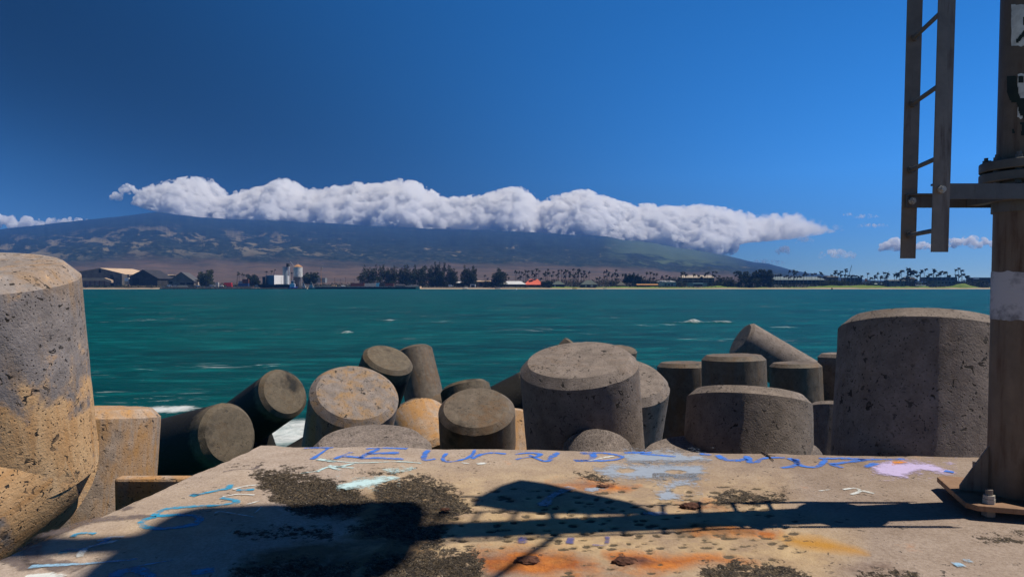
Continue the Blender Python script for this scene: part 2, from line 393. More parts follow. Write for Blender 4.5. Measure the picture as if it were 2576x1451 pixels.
# ------------------------------------------------------------------ clouds (outside the haze)
def cloud_vol(name, dens, col=(1, 1, 1)):
    k = NT(name); pv = k.n('ShaderNodeVolumePrincipled')
    pv.inputs['Color'].default_value = rgba(col); pv.inputs['Density'].default_value = dens; pv.inputs['Anisotropy'].default_value = 0.15
    k.t.links.new(pv.outputs[0], k.out.inputs['Volume']); return k.m
def puffs(name, dens, lo, hi, scale, step):
    k = NT(name); pos = k.n('ShaderNodeNewGeometry').outputs['Position']
    n = k.noise(pos, scale, 5, .62, .3); n2 = k.noise(pos, scale * 3.1, 3, .6)
    d = k.math('MULTIPLY', k.step(k.math('ADD', n, k.math('MULTIPLY', k.math('SUBTRACT', n2, .5), .3)), lo, hi), dens)
    pv = k.n('ShaderNodeVolumePrincipled'); pv.inputs['Color'].default_value = (1, 1, 1, 1); k.put(pv.inputs['Density'], d); pv.inputs['Anisotropy'].default_value = .2
    k.t.links.new(pv.outputs[0], k.out.inputs['Volume']); k.m.cycles.volume_step_rate = step; return k.m
CLOUD = puffs('cloud_vapour', .045, .40, .52, .016, .25); THIN = puffs('cloud_thin_vapour', .022, .42, .62, .018, .3)
CDIST = 6900.0
def curve(k, v, tab, x0, x1, z0, z1):
    c = k.n('ShaderNodeFloatCurve'); k.put(c.inputs['Value'], k.step(v, x0, x1)); cv = c.mapping.curves[0]
    pts = [((x - x0) / (x1 - x0), (z - z0) / (z1 - z0)) for x, z in tab]
    while len(cv.points) < len(pts): cv.points.new(.5, .5)
    for q, (x, y) in zip(cv.points, pts): q.location = (x, y); q.handle_type = 'VECTOR'
    c.mapping.update(); return k.math('ADD', k.math('MULTIPLY', c.outputs[0], z1 - z0), z0)
def bank_mat(top, bot):
    k = NT('cloud_bank_vapour'); pos = k.n('ShaderNodeNewGeometry').outputs['Position']; s = k.sep(pos)
    w0 = lambda px, py: at_y(px, py, CDIST)
    T = [(w0(x, y).x, w0(x, y).z) for x, y in top]; Bt = [(w0(x, y).x, w0(x, y).z) for x, y in bot]
    x0, x1 = w0(300, 500).x, w0(2150, 500).x; z0, z1 = w0(300, 680).z, w0(300, 430).z
    warp = k.noise(pos, .011, 3, .55); xw = k.math('ADD', s[0], k.math('MULTIPLY', k.math('SUBTRACT', warp, .5), 60.0))
    tz, bz = curve(k, xw, T, x0, x1, z0, z1), curve(k, s[0], Bt, x0, x1, z0, z1)
    up = k.math('SUBTRACT', tz, s[2]); dn = k.math('SUBTRACT', s[2], bz)
    # height inside the bank, 0 at either edge; the bank is an elongated roll, thickest in the middle
    yy = k.math('ABSOLUTE', k.math('SUBTRACT', s[1], CDIST)); hh = k.math('MAXIMUM', k.math('SUBTRACT', tz, bz), 20.0)
    front = k.math('SUBTRACT', k.math('MULTIPLY', hh, 1.25), yy)
    sag = k.math('DIVIDE', k.math('MULTIPLY', yy, yy), k.math('MULTIPLY', hh, 1.9))
    e_top = k.math('DIVIDE', k.math('SUBTRACT', up, sag), 46.0)
    e_bot = k.math('DIVIDE', dn, 60.0); e_f = k.math('DIVIDE', front, 60.0)
    e = k.math('MINIMUM', k.math('MINIMUM', e_top, e_bot), e_f); e = k.math('MINIMUM', e, 1.6)
    b1 = k.noise(pos, .0085, 2, .5); b2 = k.voro(pos, .021, 'SMOOTH_F1'); b3 = k.noise(pos, .042, 5, .66, .4)
    lump = k.math('SUBTRACT', .62, b2)
    nn = k.math('ADD', k.math('MULTIPLY', k.math('SUBTRACT', b1, .5), 6.2), k.math('ADD', k.math('MULTIPLY', lump, 2.0), k.math('MULTIPLY', k.math('SUBTRACT', b3, .5), 2.1)))
    f = k.math('ADD', e, k.math('SUBTRACT', nn, .35))
    soft = k.step(s[0], x1 - 1900, x1 - 300, .22, 1.1)
    d = k.math('DIVIDE', f, soft, True)
    thin = k.step(s[0], x1 - 1700, x1 - 200, 1.0, .35)
    d = k.math('MULTIPLY', k.math('MULTIPLY', d, thin), .03)
    pv = k.n('ShaderNodeVolumePrincipled'); pv.inputs['Color'].default_value = (1, 1, 1, 1); k.put(pv.inputs['Density'], d); pv.inputs['Anisotropy'].default_value = .25
    k.t.links.new(pv.outputs[0], k.out.inputs['Volume']); k.m.cycles.volume_step_rate = BANK_STEP; return k.m
BANK_STEP = .028
def cloud(name, label, balls, mat, voxel, rough, seed):
    """balls: (px, py, radius in photo pixels, distance)"""
    P, RD = [], []
    for (px, py, r, y) in balls:
        P.append(at_y(px, py, y)); RD.append(r * y / F)
    me = bpy.data.meshes.new(name); me.from_pydata(P, [], [])
    at = me.attributes.new('rad', 'FLOAT', 'POINT'); at.data.foreach_set('value', RD)
    o = bpy.data.objects.new(name, me); COL.objects.link(o)
    g = bpy.data.node_groups.new('union', 'GeometryNodeTree')
    g.interface.new_socket('g', in_out='INPUT', socket_type='NodeSocketGeometry'); g.interface.new_socket('g', in_out='OUTPUT', socket_type='NodeSocketGeometry')
    gi, go = g.nodes.new('NodeGroupInput'), g.nodes.new('NodeGroupOutput')
    na = g.nodes.new('GeometryNodeInputNamedAttribute'); na.data_type = 'FLOAT'; na.inputs[0].default_value = 'rad'
    mp_ = g.nodes.new('GeometryNodeMeshToPoints'); pv = g.nodes.new('GeometryNodePointsToVolume'); vm = g.nodes.new('GeometryNodeVolumeToMesh')
    pv.resolution_mode = 'VOXEL_SIZE'; pv.inputs['Voxel Size'].default_value = voxel; pv.inputs['Density'].default_value = 1
    vm.resolution_mode = 'GRID'; vm.inputs['Threshold'].default_value = .3; vm.inputs['Adaptivity'].default_value = 0
    rad = [x for x in na.outputs if x.enabled][0]
    g.links.new(gi.outputs[0], mp_.inputs['Mesh']); g.links.new(rad, mp_.inputs['Radius']); g.links.new(mp_.outputs[0], pv.inputs['Points'])
    g.links.new(rad, pv.inputs['Radius']); g.links.new(pv.outputs[0], vm.inputs['Volume']); g.links.new(vm.outputs[0], go.inputs[0])
    md = o.modifiers.new('union', 'NODES'); md.node_group = g
    dg = bpy.context.evaluated_depsgraph_get(); me2 = bpy.data.meshes.new_from_object(o.evaluated_get(dg))
    o.modifiers.clear(); o.data = me2; me2.name = name; bpy.data.meshes.remove(me); bpy.data.node_groups.remove(g)
    me2.update()
    nn = [v.normal.copy() for v in me2.vertices]
    for v, n_ in zip(me2.vertices, nn):
        p = v.co; q = Vector((p.x / 90, p.y / 90, p.z / 80 + seed))
        d = noise.fractal(q, 1.0, 2.1, 2)
        v.co = p + n_ * d * rough
    me2.materials.clear(); me2.materials.append(mat)
    return tag(o, label, 'cloud')
CT = [(338, 505), (352, 488), (372, 474), (400, 467), (440, 457), (485, 450), (525, 456), (545, 472), (575, 497), (600, 486), (640, 479), (680, 471), (700, 457), (722, 452), (745, 466), (765, 481), (790, 478),
      (805, 495), (818, 480), (850, 470), (880, 476), (905, 460), (930, 471), (975, 463), (1000, 456), (1040, 461), (1070, 476), (1090, 491), (1130, 502), (1180, 499), (1230, 491), (1275, 480), (1300, 474), (1335, 490),
      (1350, 518), (1400, 497), (1440, 487), (1470, 481), (1510, 496), (1550, 511), (1600, 521), (1650, 517), (1700, 527), (1760, 518), (1800, 526), (1850, 532), (1900, 546), (1950, 542), (1995, 538), (2040, 556), (2110, 574)]
CB = [(338, 512), (380, 526), (430, 538), (500, 548), (700, 560), (900, 570), (1200, 582), (1530, 600), (1650, 622), (1760, 640), (1840, 640), (1850, 612), (1900, 606), (1990, 598), (2060, 588), (2110, 578)]
random.seed(21)
balls = []
px = 332.0
while px < 2122:
    t0, b0 = lerp_tab(CT, px) - 9, lerp_tab(CB, px) + 5; hgt = b0 - t0; r = max(7, min(26, hgt * .34)); y_ = t0 + r
    while True:
        dep = hgt * 1.15 * CDIST / F; m_ = max(1, int(dep / (r * CDIST / F)))
        for q in range(-m_, m_ + 1):
            yd = q * dep / m_; low = (yd * F / CDIST) ** 2 / (hgt * 2.1)
            if y_ >= t0 + low or q == 0: balls.append((px, y_, r, CDIST + yd))
        if y_ >= b0 - r: break
        y_ = min(b0 - r, y_ + r * .9)
    px += r * .6
cloud('cloud_bank', 'long white cumulus cloud bank lying along the top of the mountain', balls, bank_mat(CT, CB), 14, 5, 0)
def small_cloud(label, spec, mat=CLOUD, n=26, voxel=7, rough=12, seed=1, dist=6900):
    bl = []
    for (x0, x1, y0, y1) in spec:
        for i in range(n):
            s = random.random(); h = (y1 - y0) * (.35 + .65 * math.sin(math.pi * (.1 + .8 * s)))
            r = max(1.6, h * random.uniform(.16, .32)); bl.append((x0 + (x1 - x0) * s, y1 - r - random.random() * max(0, h - 2 * r), r, dist + random.uniform(-40, 40)))
    return cloud('cloud', label, bl, mat, voxel, rough, seed)
small_cloud('small detached puff of cloud off the upper left end of the cloud bank', [(300, 346, 460, 490), (276, 312, 480, 506)], CLOUD, 22, 7, 10, 3)
small_cloud('low flat cloud layer behind the left shoulder of the mountain', [(-160, 120, 533, 585), (60, 240, 543, 570)], CLOUD, 50, 9, 14, 4, 6700)
small_cloud('upper of two thin wisps between the cloud bank and the ladder', [(2142, 2212, 536, 551)], THIN, 40, 4, 5, 5)
small_cloud('lower longer wisp between the cloud bank and the ladder', [(2150, 2238, 558, 574)], THIN, 44, 4, 5, 15)
small_cloud('small wisp of cloud just below the right tip of the cloud bank', [(2002, 2048, 592, 614)], THIN, 20, 5, 6, 6)
small_cloud('white cloud low in the sky touching the left side of the ladder foot', [(2212, 2292, 596, 634)], CLOUD, 40, 5, 8, 7)
small_cloud('small white cloud seen between the two ladder stiles', [(2296, 2345, 606, 630)], CLOUD, 30, 5, 7, 17)
small_cloud('white cloud low in the sky between the ladder and the steel post', [(2370, 2510, 590, 626)], CLOUD, 40, 6, 9, 8)
small_cloud('faint cloud low over the palms left of the ladder', [(2060, 2150, 622, 652)], THIN, 50, 5, 7, 9)
small_cloud('small faint cloud above the right end of the mountain', [(1952, 1988, 614, 642)], THIN, 34, 4, 5, 19)
small_cloud('low pale cloud resting on the right flank of the mountain', [(1880, 1975, 648, 668)], THIN, 50, 5, 6, 29)
small_cloud('single faint scrap of cloud high beside the cloud bank tip', [(2120, 2144, 532, 545)], THIN, 26, 4, 3, 10)

# ------------------------------------------------------------------ the slab in the foreground
# painted and weathered zones, measured on the slab in photo coordinates
ROUGH = [([(640, 1190), (700, 1184), (800, 1196), (880, 1215), (930, 1258), (900, 1290), (830, 1302), (740, 1290), (700, 1262), (650, 1226)], 1.0, 9),
         ([(940, 1222), (1030, 1196), (1090, 1200), (1150, 1236), (1192, 1283), (1110, 1312), (985, 1300), (940, 1262)], .85, 9),
         ([(940, 1398), (1080, 1384), (1200, 1388), (1226, 1440), (1200, 1460), (900, 1460)], .95, 10),
         ([(1000, 1262), (1120, 1300), (1110, 1380), (1040, 1372), (880, 1330)], .8, 12),
         ([(590, 1330), (830, 1318), (840, 1352), (640, 1356), (575, 1345)], .55, 8),
         ([(600, 1420), (760, 1400), (900, 1420), (880, 1460), (560, 1460)], .75, 12),
         ([(1770, 1418), (1860, 1410), (1960, 1412), (2040, 1452), (1760, 1460)], .75, 7),
         ([(1780, 1252), (1840, 1236), (1950, 1240), (1985, 1222), (1975, 1256), (1880, 1268), (1790, 1266)], .75, 7),
         ([(1440, 1190), (1500, 1188), (1560, 1206), (1540, 1222), (1470, 1208)], .55, 7),
         ([(2440, 1348), (2576, 1338), (2576, 1362), (2490, 1366)], .6, 8),
         ([(2170, 1440), (2300, 1430), (2340, 1460), (2150, 1462)], .7, 8),
         ([(700, 1168), (790, 1172), (780, 1182), (700, 1178)], .4, 5), ([(910, 1186), (1020, 1178), (1060, 1184), (930, 1194)], .55, 6),
         ([(560, 1170), (640, 1158), (660, 1164), (570, 1180)], .35, 5)]
CREAM = [([(905, 1225), (1000, 1190), (1240, 1190), (1420, 1180), (1700, 1195), (1960, 1225), (1980, 1262), (1970, 1290), (2140, 1360), (2080, 1460), (850, 1460), (930, 1310)], 1.0, 40),
         ([(120, 1370), (330, 1290), (620, 1220), (660, 1300), (520, 1330), (300, 1400)], .6, 40)]
RUST = [([(1380, 1218), (1470, 1208), (1600, 1222), (1580, 1236), (1520, 1234), (1400, 1226)], .9, 12), ([(1700, 1262), (1800, 1258), (1850, 1282), (1730, 1292)], .6, 12),
        ([(1190, 1394), (1300, 1378), (1440, 1388), (1500, 1418), (1380, 1446), (1230, 1446)], 1.0, 18), ([(1520, 1396), (1600, 1392), (1760, 1396), (1900, 1414), (1760, 1420), (1640, 1440), (1540, 1420)], 1.0, 16),
        ([(1680, 1326), (1800, 1318), (1960, 1338), (1940, 1352), (1740, 1348)], .75, 12), ([(1130, 1278), (1060, 1270), (1060, 1290), (1150, 1290)], .5, 10),
        ([(1330, 1440), (1700, 1426), (1660, 1460), (1300, 1460)], .65, 20), ([(2390, 1228), (2440, 1290), (2425, 1295), (2376, 1240)], .55, 10), ([(760, 1410), (900, 1396), (960, 1410), (860, 1426)], .5, 12)]
YELLOW = [([(1960, 1348), (2060, 1352), (2150, 1378), (2180, 1392), (2080, 1384), (1980, 1364)], .95, 14), ([(2000, 1350), (2300, 1392), (2200, 1400)], .3, 24)]
PLUM = [([(2120, 1424), (2240, 1412), (2300, 1436), (2200, 1452), (2100, 1446)], .85, 24), ([(1520, 1404), (1610, 1396), (1660, 1418), (1570, 1438)], .9, 10), ([(1720, 1262), (1760, 1258), (1780, 1278), (1728, 1284)], .9, 9),
        ([(1740, 1318), (1880, 1336), (1900, 1350), (1760, 1340)], .55, 9), ([(1500, 1216), (1545, 1214), (1548, 1228), (1505, 1228)], .9, 7), ([(1300, 1400), (1350, 1396), (1370, 1420), (1290, 1424)], .8, 10)]
FILM = [([(690, 1250), (800, 1228), (900, 1240), (1010, 1232), (1180, 1288), (1120, 1330), (1100, 1396), (1235, 1420), (1240, 1460), (560, 1460), (600, 1396), (880, 1340), (900, 1300), (760, 1290)], .9, 16), ([(1760, 1252), (1980, 1236), (1990, 1262), (1800, 1276)], .6, 10), ([(1200, 1400), (1420, 1388), (1480, 1420), (1250, 1450)], .5, 14), ([(1640, 1322), (1900, 1326), (1920, 1354), (1700, 1350)], .55, 10)]
def zone(px, py, Z):
    m = 0
    for (P, a, soft) in Z:
        xs = [p[0] for p in P]; ys = [p[1] for p in P]
        if not (min(xs) - soft * 2 < px < max(xs) + soft * 2 and min(ys) - soft * 2 < py < max(ys) + soft * 2): continue
        d = min(seg_d(px, py * 1.0, P[i - 1], P[i]) for i in range(len(P)))
        d = d if in_poly(px, py, P) else -d
        m = max(m, a * max(0, min(1, .45 + d / (soft * 3.2))))
    return m
def slab_mat():
    k = NT('slab_concrete'); v = k.coord('Object'); A = k.attr('zones')[0]; film = k.attr('zones')[3]; B = k.attr('zones2')[0]
    a = k.n('ShaderNodeSeparateColor'); k.put(a.inputs[0], A); b = k.n('ShaderNodeSeparateColor'); k.put(b.inputs[0], B)
    rough, rust, cream = a.outputs; yel, plum, dent = b.outputs
    big = k.noise(v, .8, 5, .6); mid = k.noise(v, 5, 6, .65); fine = k.noise(v, 45, 4, .7); grit = k.noise(v, 110, 2, .6)
    xl = k.step(k.math('ADD', k.sep(v)[0], k.math('MULTIPLY', big, 4.0)), 4.2, -.4)  # slab made paler to the left, a lighting falloff put into its colour
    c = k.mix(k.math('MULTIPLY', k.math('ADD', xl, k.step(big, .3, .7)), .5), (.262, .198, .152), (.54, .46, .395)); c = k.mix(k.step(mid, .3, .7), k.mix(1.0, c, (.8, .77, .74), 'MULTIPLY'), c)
    c = k.mix(k.step(fine, .32, .6), k.mix(1.0, c, (.72, .69, .66), 'MULTIPLY'), c)
    cr = k.mix(k.step(mid, .35, .65), (.36, .225, .095), (.48, .36, .21))
    c = k.mix(k.math('MULTIPLY', cream, k.step(k.math('ADD', k.math('MULTIPLY', mid, .6), k.math('MULTIPLY', big, .5)), .36, .6)), c, cr)
    c = k.mix(k.step(k.math('ADD', yel, k.math('MULTIPLY', mid, .5)), .45, .9, 0, .9), c, (.42, .20, .018))
    rn = k.math('ADD', rust, k.math('MULTIPLY', k.math('SUBTRACT', mid, .5), 1.3)); rn = k.math('ADD', rn, k.math('MULTIPLY', k.math('MULTIPLY', cream, k.step(k.noise(v, 2.2, 5, .65), .56, .72)), .45))
    c = k.mix(k.step(rn, .18, .72, 0, .95), c, k.mix(k.step(k.math('ADD', mid, k.math('MULTIPLY', fine, .3)), .5, .8), (.20, .045, .009), (.50, .165, .022)))
    c = k.mix(k.step(k.math('ADD', plum, k.math('MULTIPLY', k.math('SUBTRACT', mid, .5), .9)), .35, .9), c, k.mix(fine, (.045, .022, .018), (.13, .06, .05)))
    fl = k.math('ADD', film, k.math('MULTIPLY', k.math('SUBTRACT', k.noise(v, 3.2, 5, .65, .6), .5), 2.2))
    c = k.mix(k.math('MULTIPLY', k.step(fl, .25, .85, 0, .9), k.step(film, .02, .12)), c, k.mix(k.step(mid, .35, .65), (.055, .036, .018), (.17, .105, .045)))
    # aggregate laid bare: dark chips, pale chips
    ch = k.voro(v, 62, 'F1'); chn = k.noise(v, 62, 2, .6)
    agg = k.mix(k.step(chn, .44, .66), (.013, .010, .007), (.135, .10, .06)); agg = k.mix(k.step(k.noise(v, 130, 1, .5), .68, .72), agg, (.42, .37, .29))
    agg = k.mix(k.step(mid, .45, .62), k.mix(.5, agg, (.022, .016, .009)), agg)
    ck = k.noise(v, 15, 4, .65, .5)
    rr = k.math('ADD', rough, k.math('MULTIPLY', k.math('SUBTRACT', chn, .5), 1.1)); rr = k.math('ADD', rr, k.math('MULTIPLY', k.math('SUBTRACT', ck, .5), 2.6)); rr = k.math('ADD', rr, k.math('MULTIPLY', k.math('SUBTRACT', mid, .5), 1.2))
    rmask = k.math('MULTIPLY', k.step(rr, .34, .60), k.step(rough, .02, .15))
    c = k.mix(rmask, c, agg)
    c = k.mix(k.step(k.math('ADD', dent, k.math('MULTIPLY', k.math('SUBTRACT', chn, .5), .9)), .30, .62, 0, .95), c, k.mix(chn, (.03, .024, .016), (.13, .10, .062)))
    pit = k.math('MULTIPLY', k.step(k.noise(v, 21, 2, .5, .6), .665, .71), k.step(k.noise(v, 2.1, 3, .5), .42, .6))
    c = k.mix(k.math('MULTIPLY', pit, .85), c, (.05, .042, .035))
    h = k.math('ADD', k.math('MULTIPLY', fine, .5), k.math('ADD', k.math('MULTIPLY', grit, .3), k.math('MULTIPLY', k.math('MULTIPLY', chn, rmask), 1.6)))
    h = k.math('SUBTRACT', h, pit)
    k.pbsdf(c, .85, spec=.3, normal=k.bump(h, .75, .016)); return k.m
def smooth01(x): x = max(0, min(1, x)); return x * x * (3 - 2 * x)
FLc, FRc, NLc = on_z(650, 1116, SZ), on_z(2495, 1145, SZ), on_z(0, 1394, SZ)
def slab():
    ex = (FRc - FLc).normalized(); el = (NLc - FLc).normalized()
    far_r = FLc + ex * (9.6 / ex.x); L_end = FLc + el * ((-3 - FLc.y) / el.y)
    us = [i / 640 * .735 for i in range(641)] + [.735 + (i + 1) / 24 * .265 for i in range(24)]
    ydense = 3.25; vd = (FLc.y - ydense) / (FLc.y + 3)
    vs_ = [j / 330 * vd for j in range(331)] + [vd + (j + 1) / 30 * (1 - vd) for j in range(30)]
    right_end = Vector((far_r.x, -3, SZ)); V, ZA, ZB = [], [], []
    dents = []
    random.seed(5)
    for row in range(13):                                   # rows of rounded hollows
        py = 1228 + row * 12.5
        for i in range(26):
            px = 1150 + i * 36 + (row % 2) * 18 + random.uniform(-17, 17) + (py - 1228) * -.2
            if random.random() < .55 and zone(px, py, CREAM) > .5: dents.append((px, py + random.uniform(-7, 7), random.uniform(9, 21), random.uniform(2.6, 5.4), random.uniform(.6, 1)))
    for i in range(26): dents.append((random.uniform(1350, 2050), random.uniform(1345, 1448), random.uniform(9, 24), random.uniform(3, 6), random.uniform(.4, .95)))
    nu = len(us)
    for v in vs_:
        a, b = FLc.lerp(L_end, v), far_r.lerp(right_end, v)
        for u in us:
            p = a.lerp(b, u); r = ru = cr = ye = pl = de = fi = 0
            dz = 0
            if p.y > 1.5 and p.x < 5.5:
                px, py = to_px(p); wx = fbm(p.x * 3, p.y * 3, 1, 4) * 16; wy = fbm(p.x * 3, p.y * 3, 7, 4) * 7
                qx, qy = px + wx, py + wy
                if qy < 1150 + 400:
                    r, ru, cr, ye, pl, fi = (zone(qx, qy, Z) for Z in (ROUGH, RUST, CREAM, YELLOW, PLUM, FILM))
                for (dx, dy, ra, rb, am) in dents:
                    if abs(px - dx) < ra * 1.5 and abs(py - dy) < rb * 1.5:
                        e = math.hypot((px - dx) / ra, (py - dy) / rb) + .55 * noise.noise(Vector((p.x * 17, p.y * 17, 9))); de = max(de, am * (1 - smooth01((e - .3) / .9)))
                hf = noise.noise(Vector((p.x * 26, p.y * 26, 0))) + .6 * noise.noise(Vector((p.x * 55, p.y * 55, 3)))
                dz += -.010 * r + hf * .013 * r - .012 * de + pl * (.012 + .014 * hf)
                dz += fbm(p.x * 1.3, p.y * 1.3, 2, 3) * .004
            # worn arris along the two free edges
            ed = min((p - a).length * .98, (v * (FLc.y + 3)) * 1.0)
            wob = .05 + .05 * fbm(p.x * 2.2, p.y * 2.2, 4, 4)
            if ed < .14: dz -= .045 * (1 - smooth01(ed / max(.02, wob + .03))) * (1 + .5 * noise.noise(Vector((p.x * 9, p.y * 9, 2))))
            q = p + Vector((0, 0, dz))
            if v == 0: q += Vector((0, .03 * fbm(p.x * 3.1, .3, 0, 5) + .015 * noise.noise(Vector((p.x * 14, 0, 0))), 0))
            if u == 0: q += Vector((.025 * fbm(p.y * 3.1, 8.3, 0, 5), 0, 0))
            V.append(q); ZA.append((r, ru, cr, fi)); ZB.append((ye, pl, de, 1))
    nv = len(vs_); f = [(j * nu + i, (j + 1) * nu + i, (j + 1) * nu + i + 1, j * nu + i + 1) for j in range(nv - 1) for i in range(nu - 1)]
    rim = [(nv - 1 - j) * nu for j in range(nv)] + list(range(1, nu))      # side faces under the free edges
    base = len(V)
    for i in rim: V.append(Vector((V[i].x, V[i].y, 1.5))); ZA.append((0, 0, 0, 0)); ZB.append((0, 0, 0, 1))
    f += [(rim[i], rim[i + 1], base + i + 1, base + i) for i in range(len(rim) - 1)]
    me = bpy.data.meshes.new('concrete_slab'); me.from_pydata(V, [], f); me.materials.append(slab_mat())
    for nm, dat in (('zones', ZA), ('zones2', ZB)):
        at = me.attributes.new(nm, 'FLOAT_COLOR', 'POINT'); at.data.foreach_set('color', [c for q in dat for c in q])
    me.polygons.foreach_set('use_smooth', [True] * len(f)); me.set_sharp_from_angle(angle=R(50))
    o = bpy.data.objects.new('concrete_slab', me); COL.objects.link(o)
    return tag(o, 'weathered concrete breakwater slab with graffiti, rust stains and bare dark aggregate', 'slab', kind='structure')
SLAB = slab()

def paint(name, col, cover=.9):
    k = NT(name); v = k.coord('Object'); e = k.attr('edge')[2]
    n1 = k.noise(v, 30, 4, .7); n2 = k.noise(v, 7, 4, .6)
    al = k.step(k.math('ADD', e, k.math('ADD', k.math('MULTIPLY', k.math('SUBTRACT', n1, .5), 1.5), k.math('MULTIPLY', k.math('SUBTRACT', n2, .5), 1.7))), .12, .72, 0, cover)
    c = k.mix(k.step(n1, .3, .7), tuple(x * .85 for x in col), col)
    k.pbsdf(c, .6, alpha=al, spec=.3); return k.m
PB = paint('blue_paint', (.05, .20, .72)); PC = paint('cyan_paint', (.03, .34, .58)); PW = paint('white_paint', (.74, .78, .76), .85)
PI = paint('ice_paint', (.55, .76, .78), .92); PL = paint('lilac_paint', (.54, .46, .72), .95); PO = paint('orange_paint', (.75, .28, .03)); PG = paint('faded_grey_blue_paint', (.36, .43, .53), .8)
PS = paint('grey_spray_paint', (.155, .125, .125), .62); PN = paint('navy_paint', (.10, .10, .27), .8); PK = paint('sky_blue_paint', (.30, .52, .72))
def catmull(P, n=8):
    if len(P) < 3: return [(P[0][0] + (P[1][0] - P[0][0]) * i / n, P[0][1] + (P[1][1] - P[0][1]) * i / n) for i in range(n + 1)]
    Q = [P[0]] + list(P) + [P[-1]]; o = []
    for i in range(1, len(Q) - 2):
        for k in range(n):
            t = k / n; o.append(tuple(.5 * (2 * Q[i][c] + (Q[i + 1][c] - Q[i - 1][c]) * t + (2 * Q[i - 1][c] - 5 * Q[i][c] + 4 * Q[i + 1][c] - Q[i + 2][c]) * t * t + (3 * Q[i][c] - Q[i - 1][c] - 3 * Q[i + 1][c] + Q[i + 2][c]) * t ** 3) for c in (0, 1)))
    return o + [P[-1]]
def strokes(name, label, mat, items, z=.004, soft=None):
    V, E, f = [], [], []
    for (P, wd) in items:
        C = [on_z(x, y, SZ + z) for x, y in catmull(P)]; n = len(C); o = len(V)
        for i, c in enumerate(C):
            t = (C[min(n - 1, i + 1)] - C[max(0, i - 1)]); t.z = 0
            t = t.normalized() if t.length > 1e-6 else Vector((1, 0, 0)); nn = Vector((-t.y, t.x, 0))
            tw = wd * (.75 + .5 * noise.noise(Vector((c.x * 3, c.y * 3, wd * 40)))) ; end = min(1, min(i, n - 1 - i) / 2 + .35)
            for s_ in (-1, -.45, .45, 1): V.append(c + nn * (s_ * tw * .7)); E.append((.02 if abs(s_) == 1 else .60) * (.5 + .5 * end))
        f += [(o + i * 4 + k, o + i * 4 + k + 1, o + i * 4 + k + 5, o + i * 4 + k + 4) for i in range(n - 1) for k in range(3)]
    me = bpy.data.meshes.new(name); me.from_pydata(V, [], f); me.materials.append(mat)
    at = me.attributes.new('edge', 'FLOAT', 'POINT'); at.data.foreach_set('value', E)
    o = bpy.data.objects.new(name, me); COL.objects.link(o); o.parent = SLAB; o['label'] = label; return o
def patch(name, label, mat, polys, soft, z=.003, holes=()):
    V, E, f = [], [], []
    for P in polys:
        x0, x1, y0, y1 = min(p[0] for p in P) - soft, max(p[0] for p in P) + soft, min(p[1] for p in P) - soft, max(p[1] for p in P) + soft
        n, m = max(10, int((x1 - x0) / 4)), max(8, int((y1 - y0) / 2)); o = len(V)
        for j in range(m + 1):
            for i in range(n + 1):
                x, y = x0 + (x1 - x0) * i / n, y0 + (y1 - y0) * j / m
                d = min(seg_d(x, y, P[q - 1], P[q]) for q in range(len(P))); d = d if in_poly(x, y, P) else -d
                e = max(0, min(1, .30 + d / (soft * 2.2)))
                for (hx, hy, ha, hb) in holes: e *= smooth01(math.hypot((x - hx) / ha, (y - hy) / hb) - .5)
                V.append(on_z(x, y, SZ + z)); E.append(e)
        f += [(o + j * (n + 1) + i, o + (j + 1) * (n + 1) + i, o + (j + 1) * (n + 1) + i + 1, o + j * (n + 1) + i + 1) for j in range(m) for i in range(n)]
    me = bpy.data.meshes.new(name); me.from_pydata(V, [], f); me.materials.append(mat)
    at = me.attributes.new('edge', 'FLOAT', 'POINT'); at.data.foreach_set('value', E)
    o = bpy.data.objects.new(name, me); COL.objects.link(o); o.parent = SLAB; o['label'] = label; return o
W = .05
LET = [[(765, 1126), (839, 1125)], [(826, 1126), (806, 1140), (783, 1154)], [(842, 1153), (862, 1145), (884, 1136)], [(862, 1146), (912, 1150)], [(905, 1152), (930, 1138), (958, 1126)], [(920, 1128), (975, 1126), (1024, 1128)], [(922, 1140), (1005, 1138)], [(905, 1152), (960, 1151), (1016, 1154)],
       [(1077, 1131), (1066, 1148), (1070, 1156), (1096, 1153)], [(1124, 1139), (1114, 1152), (1122, 1160), (1152, 1158), (1187, 1145), (1193, 1130)],
       [(1188, 1153), (1208, 1143), (1240, 1138), (1274, 1141)],
       [(1294, 1142), (1330, 1138), (1358, 1141), (1350, 1147), (1318, 1150), (1298, 1155)], [(1405, 1137), (1390, 1148), (1378, 1158), (1362, 1158)], [(1330, 1143), (1350, 1152), (1366, 1158)],
       [(1457, 1140), (1492, 1142), (1484, 1156), (1442, 1156)], [(1459, 1138), (1520, 1139), (1558, 1145), (1562, 1151), (1530, 1157), (1446, 1158)],
       [(1610, 1140), (1700, 1148)], [(1570, 1138), (1640, 1137)], [(1760, 1140), (1790, 1144)],
       [(1805, 1143), (1822, 1154), (1850, 1157), (1880, 1154)], [(1880, 1146), (1888, 1164)], [(1901, 1163), (1926, 1151), (1976, 1150)],
       [(1984, 1151), (2006, 1162), (1992, 1172), (1966, 1176)], [(2000, 1153), (2012, 1168), (2038, 1174), (2060, 1171), (2078, 1154)],
       [(2060, 1152), (2120, 1152), (2172, 1155), (2120, 1163), (2088, 1166)], [(2092, 1166), (2118, 1176)], [(2160, 1155), (2276, 1154)], [(2205, 1164), (2176, 1174)]]
strokes('blue_lettering', 'blue brushed capitals along the far edge of the slab reading THE WORLD IS YOURS', PB, [(p, W * 1.15) for p in LET], .0045)
